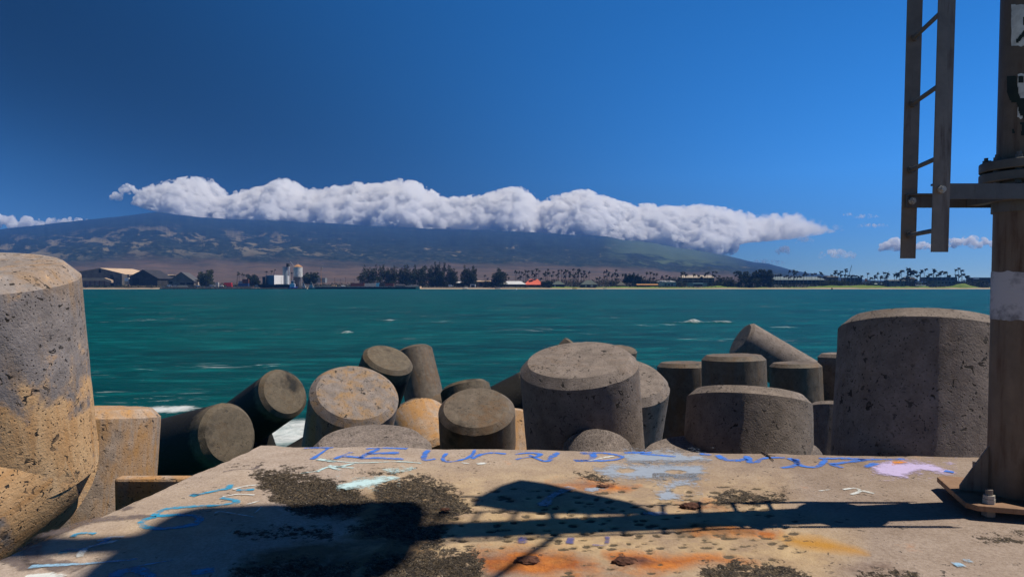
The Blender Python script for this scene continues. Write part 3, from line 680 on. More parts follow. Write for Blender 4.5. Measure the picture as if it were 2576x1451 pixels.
patch('grey_blue_figure', 'faded grey-blue painted figure over the middle of the lettering', PG, [[(1566, 1140), (1640, 1134), (1760, 1142), (1790, 1156), (1720, 1166), (1580, 1166)],
      [(1500, 1182), (1540, 1168), (1640, 1166), (1760, 1170), (1778, 1188), (1740, 1204), (1600, 1204), (1520, 1196)], [(1690, 1204), (1760, 1198), (1730, 1216), (1690, 1230), (1700, 1246), (1720, 1258), (1660, 1256), (1650, 1238), (1680, 1222)]], 9, .003, ((1575, 1183, 26, 6), (1700, 1186, 30, 5)))
strokes('white_dab', 'small white dabs among the blue lettering', PW, [([(1480, 1158), (1520, 1150), (1545, 1146)], .04), ([(1200, 1166), (1226, 1164)], .07), ([(1160, 1163), (1180, 1165)], .04)], .005)
patch('lilac_flower', 'lilac painted flower at the right end of the lettering', PL, [[(2180, 1172), (2230, 1160), (2300, 1158), (2350, 1168), (2400, 1188), (2340, 1188), (2300, 1186), (2280, 1200), (2230, 1196), (2200, 1184)]], 9)
patch('flower_centre', 'orange centre of the lilac flower', PO, [[(2246, 1161), (2262, 1158), (2282, 1162), (2268, 1166), (2250, 1166)]], 3, .006)
strokes('blue_petal_tip', 'blue strokes at the flower edge', PB, [([(2376, 1183), (2400, 1187)], .07)], .006)
strokes('cyan_scribble', 'cyan brushed loops near the left edge of the slab', PC, [([(481, 1243), (501, 1242), (540, 1234), (572, 1227), (582, 1217)], .05), ([(479, 1243), (498, 1245)], .09),
        ([(555, 1251), (589, 1256), (592, 1264), (542, 1270), (474, 1273), (413, 1281), (391, 1296), (440, 1294), (487, 1296), (504, 1305), (487, 1318), (440, 1326), (406, 1329), (366, 1325), (355, 1315), (369, 1304), (394, 1299)], .055),
        ([(183, 1349), (193, 1342), (220, 1339), (240, 1341)], .04), ([(150, 1388), (203, 1380), (244, 1369), (267, 1359), (269, 1352)], .05), ([(148, 1388), (178, 1384)], .06), ([(595, 1232), (640, 1230)], .05),
        ([(280, 1455), (311, 1435), (352, 1433), (382, 1452)], .09), ([(480, 1440), (540, 1432)], .08)], .0045)
strokes('pale_blue_dash', 'pale blue dashes in the bottom left corner of the slab', PK, [([(75, 1424), (142, 1420), (217, 1416), (345, 1405)], .045), ([(322, 1428), (372, 1418), (437, 1408)], .03), ([(2400, 1419), (2424, 1419)], .06), ([(2424, 1409), (2446, 1410)], .06)], .0045)
strokes('white_stroke', 'white paint strokes on the left half of the slab', PW, [([(586, 1230), (610, 1223), (650, 1218)], .03), ([(560, 1248), (600, 1242), (640, 1244)], .025), ([(620, 1268), (656, 1258)], .02), ([(640, 1290), (660, 1272)], .015), ([(245, 1360), (280, 1350), (312, 1349)], .04),
        ([(200, 1400), (215, 1378), (260, 1366), (300, 1358)], .05), ([(2121, 1230), (2150, 1227), (2164, 1234), (2142, 1243)], .03), ([(2156, 1229), (2180, 1236), (2200, 1240)], .035), ([(2060, 1234), (2090, 1230)], .02), ([(60, 1452), (120, 1446), (160, 1450)], .07), ([(640, 1300), (560, 1286), (540, 1290)], .02)], .005)
strokes('ice_blue_lettering', 'pale ice blue letters below the blue capitals', PI, [([(796, 1186), (826, 1174), (858, 1182)], .045), ([(826, 1170), (890, 1176)], .04), ([(890, 1165), (848, 1174)], .035), ([(800, 1154), (846, 1160)], .07), ([(820, 1156), (900, 1163), (1000, 1160), (1060, 1164)], .025), ([(752, 1190), (800, 1184)], .02)], .0045)
patch('ice_blue_smear', 'broad pale ice blue paint smear', PI, [[(852, 1222), (905, 1204), (960, 1200), (1000, 1200), (960, 1214), (915, 1226), (870, 1228)], [(960, 1180), (1040, 1176), (1000, 1186), (966, 1188)]], 7)
strokes('grey_spray_loop', 'wide faded grey spray loop along the left edge of the slab', PS, [([(395, 1298), (305, 1302), (237, 1308), (170, 1328), (112, 1352), (80, 1378), (86, 1402), (136, 1420), (205, 1428)], .13), ([(560, 1186), (590, 1180), (640, 1178), (650, 1170)], .04), ([(300, 1284), (332, 1272)], .09), ([(20, 1400), (60, 1420), (100, 1426)], .12)], .0035)
strokes('navy_tick', 'three faint navy marks in the middle of the slab', PN, [([(1316, 1349), (1312, 1366)], .08), ([(1436, 1350), (1432, 1366)], .07), ([(1528, 1348), (1524, 1368), (1490, 1370)], .05)], .005)
strokes('grey_blue_slash', 'faded grey-blue slash inside the shaded hump', PG, [([(1440, 1224), (1400, 1240), (1372, 1262), (1366, 1272)], .11), ([(1470, 1232), (1530, 1226)], .09), ([(1620, 1292), (1680, 1290)], .1)], .005)

# rusted stubs standing out of the slab
RUSTY = simple('flaking_rust', (.10, .045, .028), .9, .3, .7, 30, .3, .9)
def stub(px, py, s, label):
    c = on_z(px, py, SZ); bm = bmesh.new(); bmesh.ops.create_icosphere(bm, subdivisions=4, radius=1)
    for v in bm.verts:
        d = 1 + .35 * fbm(v.co.x * 1.6 + px, v.co.y * 1.6, v.co.z * 1.6) + .12 * noise.noise(v.co * 6); v.co = Vector((v.co.x * s * 1.5 * d, v.co.y * s * 1.1 * d, v.co.z * s * .42 * d))
    me = bpy.data.meshes.new('rusty_stub'); bm.to_mesh(me); bm.free(); me.materials.append(RUSTY); me.polygons.foreach_set('use_smooth', [True] * len(me.polygons))
    o = bpy.data.objects.new('rusty_stub', me); COL.objects.link(o); o.location = c + Vector((0, 0, .008)); tag(o, label, 'rusty stub', 'rusted stubs in the slab')
stub(1516, 1226, .028, 'small rusted stub by the pale grey patch below the lettering')
stub(1738, 1276, .042, 'flaking rusted lump beside the ladder shadow')
stub(1326, 1412, .04, 'rusted lump under the thin slanting shadow near the front')
stub(1572, 1416, .042, 'wide dark rusted lump in the orange stain near the front')
stub(1120, 1284, .022, 'low reddish stub at the edge of the dark aggregate patch')
m = MB(); a = on_z(1918, 1137, SZ + .012); 
for (x0, y0, x1, y1, r) in ((1916, 1136, 1936, 1148, .008), (1930, 1142, 1946, 1158, .006), (1926, 1144, 1950, 1146, .004), (1924, 1141, 1928, 1132, .004)):
    m.cyl(on_z(x0, y0, SZ + .012), on_z(x1, y1, SZ + .012), r, r * .6, 7)
tag(m.build('twig', simple('dry_twig', (.05, .035, .025))), 'small dry twig lying on the far edge of the slab', 'twig')
# ------------------------------------------------------------------ tetrapods
def leg_mesh(L, mat, seed, ch=.15, taper=1.05, seam=True):
    n = 72; prof = []
    for i in range(27):
        z = -.15 + (L - ch + .15) * i / 26; prof.append((taper - (taper - 1) * max(0, z) / (L - ch), z))
    prof += [(1 - ch * .5, L - ch * .5), (1 - ch * .95, L - .01)]
    cap = [.80, .62, .42, .2]
    V, f = [], []
    def nz(p, a): return (fbm(p.x * 1.6 + seed * 9, p.y * 1.6, p.z * 1.6, 4) * .5 + .35 * noise.noise(Vector((p.x * 7 + seed, p.y * 7, p.z * 7)))) * a
    for (r, z) in prof:
        for k in range(n):
            t = 2 * math.pi * k / n; p = Vector((r * math.cos(t), r * math.sin(t), z)); d = nz(p, .012) + (.011 if k in (18, 54) else 0) - (.004 if k in (19, 55) else 0)
            if z > L - ch * 1.4: d -= max(0, noise.noise(Vector((math.cos(t) * 5 + seed * 3, math.sin(t) * 5, z * 3))) - .35) * .09
            V.append((p.x * (1 + d), p.y * (1 + d), z))
    for r in cap:
        for k in range(n):
            t = 2 * math.pi * k / n; p = Vector((r * math.cos(t), r * math.sin(t), L)); V.append((p.x, p.y, L + .012 * (r < .7) * 0 - .010 * (1 - r) + nz(p, .02)))
    V.append((0, 0, L - .01)); V.append((0, 0, -.15)); nr = len(prof) + len(cap)
    f = [(j * n + k, j * n + (k + 1) % n, (j + 1) * n + (k + 1) % n, (j + 1) * n + k) for j in range(nr - 1) for k in range(n)]
    f += [((nr - 1) * n + k, (nr - 1) * n + (k + 1) % n, nr * n) for k in range(n)] + [((k + 1) % n, k, nr * n + 1) for k in range(n)]
    me = bpy.data.meshes.new('leg'); me.from_pydata(V, [], f); me.materials.append(mat)
    me.polygons.foreach_set('use_smooth', [True] * len(f)); me.set_sharp_from_angle(angle=R(24)); return me
LEGS = {}
def legs_for(mat, L, seed):
    key = (mat.name, L, seed % 3)
    if key not in LEGS: LEGS[key] = leg_mesh(L, mat, seed % 3 + len(LEGS) * .7)
    return LEGS[key]
def axis_of(px, py, ratio, t):
    v = -ray(px, py).normalized(); r = Vector((1, 0, 0)); r = (r - v * r.dot(v)).normalized(); u = r.cross(v) * -1
    if u.z < 0: u = -u
    return (v * ratio + (r * math.sin(R(t)) + u * math.cos(R(t))) * math.sqrt(max(0, 1 - ratio * ratio))).normalized()
TW = 0
def tetrapod(label, px, py, width, ratio, t, mat, spin=None, L=3.6, rad=.75, only=None, seed=None, seam=None):
    """px, py: centre of the outer rim of the leg end seen in the photo, width: its long diameter there"""
    global TW; TW += 1; seed = TW if seed is None else seed
    y = 2 * rad * F / width; c = at_y(px, py, y); a = axis_of(px, py, ratio, t)
    center = c - a * ((L - .15) * rad)
    root = empty('tetrapod', center, label, 'tetrapod', 'concrete tetrapods armouring the breakwater')
    u = a.orthogonal().normalized()
    ref = Vector((0, 1, 0)) - a * a.y
    if ref.length > .2: u = ref.normalized()
    w_ = a.cross(u)
    def others(sp): return [(-a / 3 + (u * math.cos(R(sp + q)) + w_ * math.sin(R(sp + q))) * (2 * math.sqrt(2) / 3)).normalized() for q in (0, 120, 240)]
    if spin is None:                       # lie as a real unit would: its other legs as low as they go, clear of the slab
        def cost(sp):
            s_ = 0
            for d in others(sp):
                for f_ in (.45, .75, 1.0):
                    p = center + d * (L * rad * f_); tp = p + Vector((0, 0, rad))
                    qx, qy = to_px(tp) if tp.y > .5 else (0, 9999)
                    s_ += max(0, py + 25 - qy) * f_ + max(0, 1130 - qy) * .12
                    if p.y < FLc.y + rad and p.z + rad > SZ - .3: s_ += 900
            return s_
        spin = min(range(0, 120, 4), key=cost)
    dirs = [a] + others(spin)
    if only is None:                       # legs sunk out of sight in the heap are not modelled
        only = [0]
        for i in (1, 2, 3):
            tp = center + dirs[i] * L * rad + Vector((0, 0, rad)); qy = to_px(tp)[1] if tp.y > .5 else 9999
            if qy > py + .35 * width: only.append(i)
    me = legs_for(mat, L, seed)
    for i, d in enumerate(dirs):
        if only is not None and i not in only: continue
        q = d.to_track_quat('Z', 'Y')
        if i == 0 and seam is not None:    # turn the mould seam to where it is seen
            want = Matrix.Rotation(R(seam), 3, a) @ (CAM - c); want = want - a * want.dot(a); cur = q @ Vector((0, 1, 0)); want.normalize()
            q = Matrix.Rotation(math.atan2(cur.cross(want).dot(a), cur.dot(want)), 3, a).to_quaternion() @ q
        o = inst('leg', me, root, (0, 0, 0), q.to_euler(), (rad,) * 3)
    return root
G, Pm, Wm, Dk, Md = CONC_GREY, CONC_PALE, CONC_WARM, CONC_DARK, CONC_MID
tetrapod('largest upright grey tetrapod in the middle with pale flat round end', 1456, 922, 299, .36, -4, G, seam=-11)
tetrapod('tetrapod half hidden behind the right of the largest middle one', 1568, 962, 232, .5, 9, G)
tetrapod('dark shaded upright tetrapod with lit tan rim right of the middle pair', 1722, 921, 136, .07, 0, Md)
tetrapod('squat upright tetrapod end with rust streaks behind the arched grey one', 1845, 904, 156, .07, 0, Md)
tetrapod('tetrapod leg leaning up to the left with dark end facing left', 1868, 858, 104, .28, -57, G)
tetrapod('upright tetrapod end directly below the leg leaning to the left', 2001, 921, 124, .08, 0, Md)
tetrapod('narrow upright tetrapod partly behind the biggest right-hand one', 2122, 897, 120, .05, 0, G)
tetrapod('low wide tetrapod with arched rim in front of the squat upright ends', 1882, 1010, 302, -.13, 4, G)
tetrapod('biggest grey tetrapod beside the steel post, vertical seam down its face', 2320, 838, 384, -.20, 2, G, seam=10)
tetrapod('tall ochre stained tetrapod rising out of the left edge of the picture', -90, 700, 500, 0.17, -3, CONC_LEFT, 163, L=2.12, seed=50, only=(0, 1, 3))
tetrapod('square looking orange washed upright end between tall ochre one and dark ones', 244, 1046, 290, .05, 0, CONC_BLOCK, only=(0,))
tetrapod('dark lying tetrapod with pale round end facing right, lowest on the left', 572, 1094, 164, .8, 75, Dk)
tetrapod('dark tetrapod with scratched round end tilted up against the water', 712, 990, 132, .8, 52, Dk)
tetrapod('tan tetrapod with large tilted ochre blotched round end', 892, 996, 222, .70, 8, Wm, seed=51, only=(0,))
tetrapod('small tetrapod with tilted round end highest of the left-hand stack', 976, 907, 130, .5, 18, Dk)
tetrapod('smooth tan leg leaning away behind the highest left-hand round end', 1042, 886, 92, -.32, -13, Md)
tetrapod('orange stained tetrapod leg wedged between the tan and brown round ends', 1112, 1180, 178, .85, 150, CONC_BLOCK, rad=.75, L=2.8, only=(0,))
tetrapod('brown tetrapod with oval end left of the largest middle one', 1199, 1034, 194, .60, -3, Md)
tetrapod('dark wet tetrapod arching low behind the brown oval end', 1170, 978, 126, -.25, -12, Dk)
tetrapod('dark lying tetrapod touching the left side of the largest middle one', 1346, 978, 112, -.1, 62, Dk, only=(0,))
tetrapod('small tan tip just showing over the top of the largest middle one', 1446, 875, 72, -.1, 42, Md, only=(0,))
tetrapod('tan leg tip behind the right shoulder of the largest middle one', 1570, 880, 66, .25, 10, Md, only=(0,))
tetrapod('tan tetrapod leg filling the narrow gap left of the largest middle one', 1288, 1072, 176, -.45, 6, CONC_BLOCK, only=(0,))
tetrapod('rough pale tetrapod end level with the slab below the ochre round end', 935, 1128, 302, .34, -3, Pm)
tetrapod('rough pale tetrapod end level with the slab below the arched grey one', 1765, 1160, 326, .34, 2, Pm)
tetrapod('pale cone shaped tetrapod leg against the foot of the largest middle one', 1503, 1138, 178, -.62, 2, Pm, rad=.42)
tetrapod('pale cone shaped tetrapod leg at the slab edge below the arched one', 1990, 1152, 150, -.62, 0, Pm, rad=.36)
tetrapod('grey tetrapod side squeezed between the arched one and the biggest one', 2122, 1042, 180, -.25, 8, G)
tetrapod('grey tetrapod shoulder at the left side of the arched one', 1752, 1066, 130, -.3, 6, G)
tetrapod('dark tip sticking up behind the dark scratched round end', 592, 976, 48, -.1, 20, Dk)
tetrapod('low dark tetrapod shoulder at the foot of the biggest one', 2130, 1140, 130, -.3, 10, G)

mb = MB(); p = on_z(285, 1203, 4.16); mb.box2((p.x, p.y, 1.6), (p.x + 1.25, p.y + .13, 4.16))
o = mb.build('concrete_block', CONC_BLOCK); tag(o, 'low orange stained concrete block behind the left edge of the slab', 'concrete block')
bv = o.modifiers.new('b', 'BEVEL'); bv.width = .03; bv.segments = 2

# ------------------------------------------------------------------ light beacon on its steel post
def steel(name, col, rust, rust_amt=.4, rough=.55):
    k = NT(name); v = k.coord('Object', scale=(7, 7, .8)); v2 = k.coord('Object')
    s = k.noise(v, 2.2, 6, .65, .4); n = k.noise(v2, 9, 5, .65); f = k.noise(v2, 60, 3, .6)
    c = k.mix(k.step(n, .3, .7), tuple(x * .8 for x in col), tuple(x * 1.2 for x in col))
    m = k.step(k.math('ADD', k.math('MULTIPLY', s, .75), k.math('MULTIPLY', n, .3)), .66 - .25 * rust_amt, .76 - .12 * rust_amt)
    c = k.mix(k.math('MULTIPLY', m, .9), c, k.mix(f, rust, tuple(x * .35 for x in rust)))
    k.pbsdf(c, rough, metal=.15, spec=.4, normal=k.bump(k.math('ADD', n, f), .18, .01)); return k.m
POST = steel('post_weathered_steel', (.16, .115, .082), (.10, .042, .018), .6)
GALV = steel('galvanised_grey_steel', (.115, .108, .10), (.09, .05, .03), .25)
BAR = steel('ladder_steel', (.20, .165, .135), (.07, .028, .014), .35)
PLATE = steel('rusted_plate_steel', (.25, .15, .09), (.14, .05, .02), .5, .75)
BRIGHT = steel('bright_bolt_steel', (.42, .39, .34), (.25, .14, .06), .2, .4)
BAND = NT('white_band_paint'); _v = BAND.coord('Object'); _n = BAND.noise(_v, 7, 6, .7); _n2 = BAND.noise(BAND.coord('Object', scale=(1, 1, 3)), 20, 3, .6)
BAND.pbsdf(BAND.mix(BAND.step(_n, .47, .62), (.46, .45, .48), (.20, .20, .22)), .6, normal=BAND.bump(_n2, .2, .01)); BAND = BAND.m
STK = simple('sticker_white', (.62, .62, .58), .6, 0, .3, 14); INK = simple('ink_dark_green', (.014, .024, .02), .7, 0, .3, 20)
PX_, PYY = 3.275, 4.40
B = wthing('light_beacon', (PX_, PYY, SZ), 'tall weathered steel beacon post with bolted side ladder at right edge', 'beacon post')
def zz(py, y=PYY): return at_y(CX, py, y).z
r0, r1 = .155, .145
zf0, zf1, zf2 = zz(460), zz(434), zz(408)
mb = MB(); mb.cyl((PX_, PYY, SZ + .09), (PX_, PYY, zf0), r0, n=48, caps=False); mb.build('lower_post', POST, B, 40)
mb = MB(); mb.cyl((PX_, PYY, zf2), (PX_, PYY, SZ + 10.6), r1, r1 * .92, n=48); mb.build('upper_post', POST, B, 40)
mb = MB()
zb0, zb1 = zz(803), zz(684); nB = 64
V, f = [], []
for j in (0, 1):
    for k in range(nB):
        t = 2 * math.pi * k / nB; z = (zb0 if j == 0 else zb1) + .012 * noise.noise(Vector((math.cos(t) * 3, math.sin(t) * 3, j * 5))) + .006 * noise.noise(Vector((math.cos(t) * 11, math.sin(t) * 11, j * 5)))
        V.append((PX_ + math.cos(t) * (r0 + .003), PYY + math.sin(t) * (r0 + .003), z))
mb.add(V, [(k, (k + 1) % nB, nB + (k + 1) % nB, nB + k) for k in range(nB)]); mb.build('painted_band', BAND, B, 60)['label'] = 'torn edged white painted band'
for (z0, z1) in ((zf0, zf1 - .006), (zf1 + .006, zf2)):
    mb = MB(); mb.cyl((PX_, PYY, z0), (PX_, PYY, z1), .238, n=56); o = mb.build('flange', GALV, B, 40)
    bv = o.modifiers.new('b', 'BEVEL'); bv.width = .006; bv.segments = 2
for k in range(10):
    t = 2 * math.pi * (k + .3) / 10; x, y = PX_ + .20 * math.cos(t), PYY + .20 * math.sin(t)
    mb = MB(); mb.cyl((x, y, zf2), (x, y, zf2 + .022), .021, n=6); mb.cyl((x, y, zf2 + .022), (x, y, zf2 + .04), .012, n=10); mb.cyl((x, y, zf0 - .022), (x, y, zf2), .0205, n=6)
    mb.build('flange_bolt', GALV, B)
zc = zz(530); mb = MB(); mb.cyl((PX_, PYY, zc - .012), (PX_, PYY, zz(460)), r0 + .012, n=48); mb.build('collar', GALV, B, 40)
YN, YF = PYY - .25, PYY + .25
xn = lambda px: at_y(px, HOR, YN).x
xfar = lambda px: at_y(px, HOR, YF).x
zA0, zA1 = zz(500, YN), zz(461, YN)
XN, XF = xn(2367), xfar(2291)
for y in (YN + .012, YF - .012):
    mb = MB(); x0 = (XN if y < PYY else XF) - .05
    mb.box2((x0, y - .006, zA0), (PX_ + .5, y + .006, zA1)); mb.box2((x0, y - .03 if y > PYY else y + .006, zA1 - .012), (PX_ + .5, y - .006 if y > PYY else y + .03, zA1))
    mb.build('bracket_arm', GALV, B)
mb = MB(); mb.box2((PX_ - r0 - .05, YN + .02, zA0 + .01), (PX_ - r0 + .03, YF - .02, zA1 - .014)); mb.build('bracket_spacer', GALV, B)
# ladder
LAD = MB(); lean = .0075
zl0, zl1 = zz(634, YN), zz(650, YF); ztop = SZ + 7.0
ladder = bpy.data.objects.new('ladder', None); COL.objects.link(ladder); ladder.parent = B; ladder['label'] = 'flat bar ladder with round rungs'
def stile(x, y, z0):
    h = ztop - z0; m = MB(); dx = lean * h
    p = [(x - .05 , y - .006, z0), (x + .05, y - .006, z0), (x + .05 + dx, y - .006, ztop), (x - .05 + dx, y - .006, ztop)]
    m.prism(p, (0, .012, 0)); return m
def lad_child(m, name, mat, smooth=None):
    o = m.build(name, mat, None, smooth); o.parent = ladder; o.matrix_parent_inverse = Matrix.Translation(B.location).inverted(); return o
lad_child(stile(xn(2361), YN - .002, zl0), 'stile', BAR); lad_child(stile(xfar(2284), YF + .008, zl1), 'stile', BAR)
zr = [zz(592, YF), zz(425, YF), zz(255, YF), zz(95, YF)]; dzr = (zr[3] - zr[0]) / 3
for k in range(10):
    z = zr[0] + dzr * k; xa, xb = xn(2361) + lean * (z - zl0), xfar(2284) + lean * (z - zl1)
    m = MB(); m.cyl((xa, YN - .004, z), (xb, YF + .006, z), .0145, n=14); m.cyl((xb, YF - .022, z), (xb, YF + .0, z), .024, n=14); lad_child(m, 'rung', GALV, 40)
    
for (px, py, y) in ((2367, 477, YN - .008), (2293, 506, YF - .02)):
    c = at_y(px, py, y); m = MB(); m.cyl(c, c + Vector((0, -.018, 0)), .024, n=6); m.cyl(c + Vector((0, -.018, 0)), c + Vector((0, -.034, 0)), .013, n=12); m.build('bracket_bolt', BRIGHT, B)
# base plate, turned a little, standing on levelling nuts
RZ = Matrix.Rotation(R(-17), 4, 'Z'); bc = Vector((PX_ - .02, PYY + .01, 0)); hs_ = .345; chf = .05; zp0, zp1 = SZ + .055, SZ + .09
oc = [(-hs_ + chf, -hs_), (hs_ - chf, -hs_), (hs_, -hs_ + chf), (hs_, hs_ - chf), (hs_ - chf, hs_), (-hs_ + chf, hs_), (-hs_, hs_ - chf), (-hs_, -hs_ + chf)]
mb = MB(); mb.prism([bc + RZ @ Vector((x, y, zp0)) for x, y in oc], (0, 0, zp1 - zp0)); o = mb.build('base_plate', PLATE, B)
bv = o.modifiers.new('b', 'BEVEL'); bv.width = .004; bv.segments = 2
for (x, y) in ((-.21, -.27), (.25, -.26), (-.11, .29), (.26, .26)):
    q = bc + RZ @ Vector((x, y, 0)); m = MB()
    m.cyl((q.x, q.y, SZ), (q.x, q.y, zp1 + .085 + .045 * (x < 0 and y > 0)), .02, n=14); m.cyl((q.x, q.y, SZ + .012), (q.x, q.y, zp0), .04, n=6); m.build('anchor_bolt', BAR, B)
    m = MB(); m.cyl((q.x, q.y, zp1), (q.x, q.y, zp1 + .028), .036, n=6); m.cyl((q.x, q.y, zp1 + .03), (q.x, q.y, zp1 + .052), .034, n=6); m.build('anchor_nut', BRIGHT if y < 0 else BAR, B)
for ang in (-17, 73, 163, 253):
    d = Vector((math.cos(R(ang)), math.sin(R(ang)), 0)); s_ = Vector((-d.y, d.x, 0)) * .008; c = Vector((PX_, PYY, zp1))
    p = [c + d * (r0 - .004), c + d * .315, c + d * .315 + Vector((0, 0, .03)), c + d * (r0 - .004) + Vector((0, 0, .31))]
    m = MB(); m.prism([q - s_ for q in p], s_ * 2); m.build('gusset', BAR, B)
# stickers and scrawl on the upper post, facing the walkway
def on_post(px, py, r):
    d = ray(px, py); o_ = CAM; A = d.x ** 2 + d.y ** 2; Bq = 2 * ((o_.x - PX_) * d.x + (o_.y - PYY) * d.y); Cq = (o_.x - PX_) ** 2 + (o_.y - PYY) ** 2 - r * r
    D = Bq * Bq - 4 * A * Cq
    return o_ + d * ((-Bq - math.sqrt(max(0, D))) / (2 * A))
def post_patch(name, mat, x0, x1, y0, y1, r, n=14, rag=2.0, mask=None):
    m = MB(); V = []
    for j in range(n + 1):
        for i in range(n + 1):
            x = x0 + (x1 - x0) * i / n; y = y0 + (y1 - y0) * j / n
            if i in (0, n): x += rag * noise.noise(Vector((y * .21, i, 3)))
            if j in (0, n): y += rag * 2 * noise.noise(Vector((x * .11, j, 5)))
            V.append(on_post(x, y, r))
    fs = [(j * (n + 1) + i, (j + 1) * (n + 1) + i, (j + 1) * (n + 1) + i + 1, j * (n + 1) + i + 1) for j in range(n) for i in range(n)]
    if mask: fs = [q for q in fs if mask(q[0] % (n + 1) / n, q[0] // (n + 1) / n)]
    m.add(V, fs); return m.build(name, mat, B, 60)
post_patch('sticker', STK, 2544, 2604, 12, 116, r1 + .003)['label'] = 'weathered white sticker with a black mark'
post_patch('ink_mark', INK, 2556, 2600, 40, 108, r1 + .005, 20, 1, lambda u, v: abs(v - .95 + u * .75) < .11 or (v < .35 and u > .38 and abs(v - .18) < .15))
post_patch('sticker', STK, 2560, 2610, 186, 296, r1 + .003, 14, 4)['label'] = 'torn white sticker'
post_patch('ink_scrawl', INK, 2533, 2608, 192, 380, r1 + .005, 34, 2, lambda u, v: noise.noise(Vector((u * 3.1, v * 5, 4))) + .75 * (1 - abs(u - .15 - .9 * v) * 3.2) + .6 * (abs(v - .68) < .09 and u > .1) + .5 * (u < .3 and v < .35) > .42)
# what the post carries above the picture: panel, arm and the big round-cornered daymark that shade the slab
def shade(px, py, z):                     # where a point at height z above the slab must be to shade this spot
    g = on_z(px, py, SZ); return g + SUN * (z / SUN.z)
HZ = 5.35
pl = [shade(x, y, HZ + (1312 - y) * .004) for x, y in ((1665, 1294), (1590, 1262), (1480, 1240), (1380, 1216), (1312, 1206), (1260, 1222), (1200, 1252), (1192, 1268), (1260, 1280), (1330, 1289), (1500, 1294))]
mb = MB(); mb.prism(pl, (0, 0, .03)); mb.build('solar_panel', INK, B)
mb = MB(); c = sum(pl, Vector()) / len(pl); mb.cyl((PX_, PYY, c.z - .1), c, .03, n=10); e = shade(1160, 1247, HZ); mb.cyl(c, e, .02, n=8); mb.build('panel_arm', GALV, B, 40)
mb = MB(); mb.cyl((PX_, PYY, SZ + 5.3), shade(1240, 1455, 5.6), .025, n=10); mb.build('antenna_arm', GALV, B, 40)
dm = []
for (sx, sz) in ((-1, -1), (1, -1), (1, 1), (-1, 1)):
    for k in range(7):
        t = math.atan2(sz, sx) - R(45) + R(15) * k; rr = .34
        dm.append((PX_, PYY + sx * .28 + rr * math.cos(t), SZ + 8.45 + sz * 1.12 + rr * math.sin(t)))
mb = MB(); mb.prism(dm, (.04, 0, 0)); mb.build('daymark', simple('daymark_green', (.03, .14, .06)), B)
mb = MB(); mb.cyl((PX_, PYY, SZ + 10.6), (PX_, PYY, SZ + 11.0), .16, n=24); mb.build('lantern', simple('lantern_green', (.02, .16, .07), .3), B, 40)
# ------------------------------------------------------------------ far shore: buildings
def far_box(m, x0, x1, yt, yb, d, thick):
    a, b = at_y(x0, yt, d), at_y(x1, yb, d); m.box2((a.x, d, b.z), (b.x, d + thick, a.z)); return m
def fthing(name, px, d, label, cat, group=None):
    return wthing(name, at_y(px, 721, d), label, cat, group)
C = lambda n, c, **k: simple(n, c, .85, 0, k.pop('var', .15), k.pop('scale', .15), .2, .1)
TAN, TAN2 = C('tan_sheet_wall', (.24, .185, .135), var=.35), C('tan_sheet_roof', (.52, .38, .25))
DKW, DKR = C('dark_sheet_wall', (.045, .045, .045), var=.4), C('dark_sheet_roof', (.035, .036, .042), var=.3)
GRW, GRR = C('grey_sheet_wall', (.13, .12, .105), var=.3), C('grey_sheet_roof', (.09, .09, .092))
WHT, PALE, GLASS = C('white_sheet', (.78, .78, .78), var=.05), C('pale_wall', (.42, .42, .41), var=.2), C('dark_opening', (.018, .02, .024))
BLG, BLGR = C('blue_grey_wall', (.10, .14, .165), var=.3), C('blue_grey_roof', (.17, .215, .23), var=.25)
REDR, SILR, GRNR = C('red_roof', (.62, .13, .075), var=.12), C('silver_roof', (.56, .57, .57), var=.1), C('green_grey_roof', (.085, .105, .092), var=.2)
BRN, RED, BLUE, CYAN = C('brown_steel', (.13, .05, .038)), C('red_steel', (.55, .04, .05)), C('navy_steel', (.03, .075, .2)), C('sky_blue_steel', (.12, .42, .62))
SEAW = C('seawall_dark', (.012, .012, .012), var=.5); CONC_F = C('pier_concrete', (.36, .32, .26)); STEELF = C('pale_steel', (.34, .36, .38), var=.2); RUSTF = C('rust_steel', (.42, .22, .10), var=.3)

def gable(name, label, cat, pk, le, re_, base, d, depth, wall, roof, win=(), thick=.9, skew=0.0, ov=1.2):
    """gable end facing the water: pk peak, le/re_ eaves, base y, windows as photo rectangles"""
    t = fthing(name, pk[0], d, label, cat)
    P, A, E = at_y(pk[0], pk[1], d), at_y(le[0], le[1], d), at_y(re_[0], re_[1], d); zb = at_y(pk[0], base, d).z
    m = MB(); m.prism([(A.x + ov, d, zb), (E.x - ov, d, zb), (E.x - ov, d, E.z - .3), (P.x, d, P.z - .5), (A.x + ov, d, A.z - .3)], (skew, depth, 0)); m.build('wall', wall, t)
    m = MB()
    for S in (A, E):
        m.prism([(P.x, d - .8, P.z), (S.x, d - .8, S.z), (S.x, d - .8, S.z - thick), (P.x, d - .8, P.z - thick)], (skew, depth + 1.6, 0))
    m.build('roof', roof, t)
    for (x0, x1, y0, y1) in win: far_box(MB(), x0, x1, y0, y1, d - .12, .3).build('opening', GLASS, t)
    return t
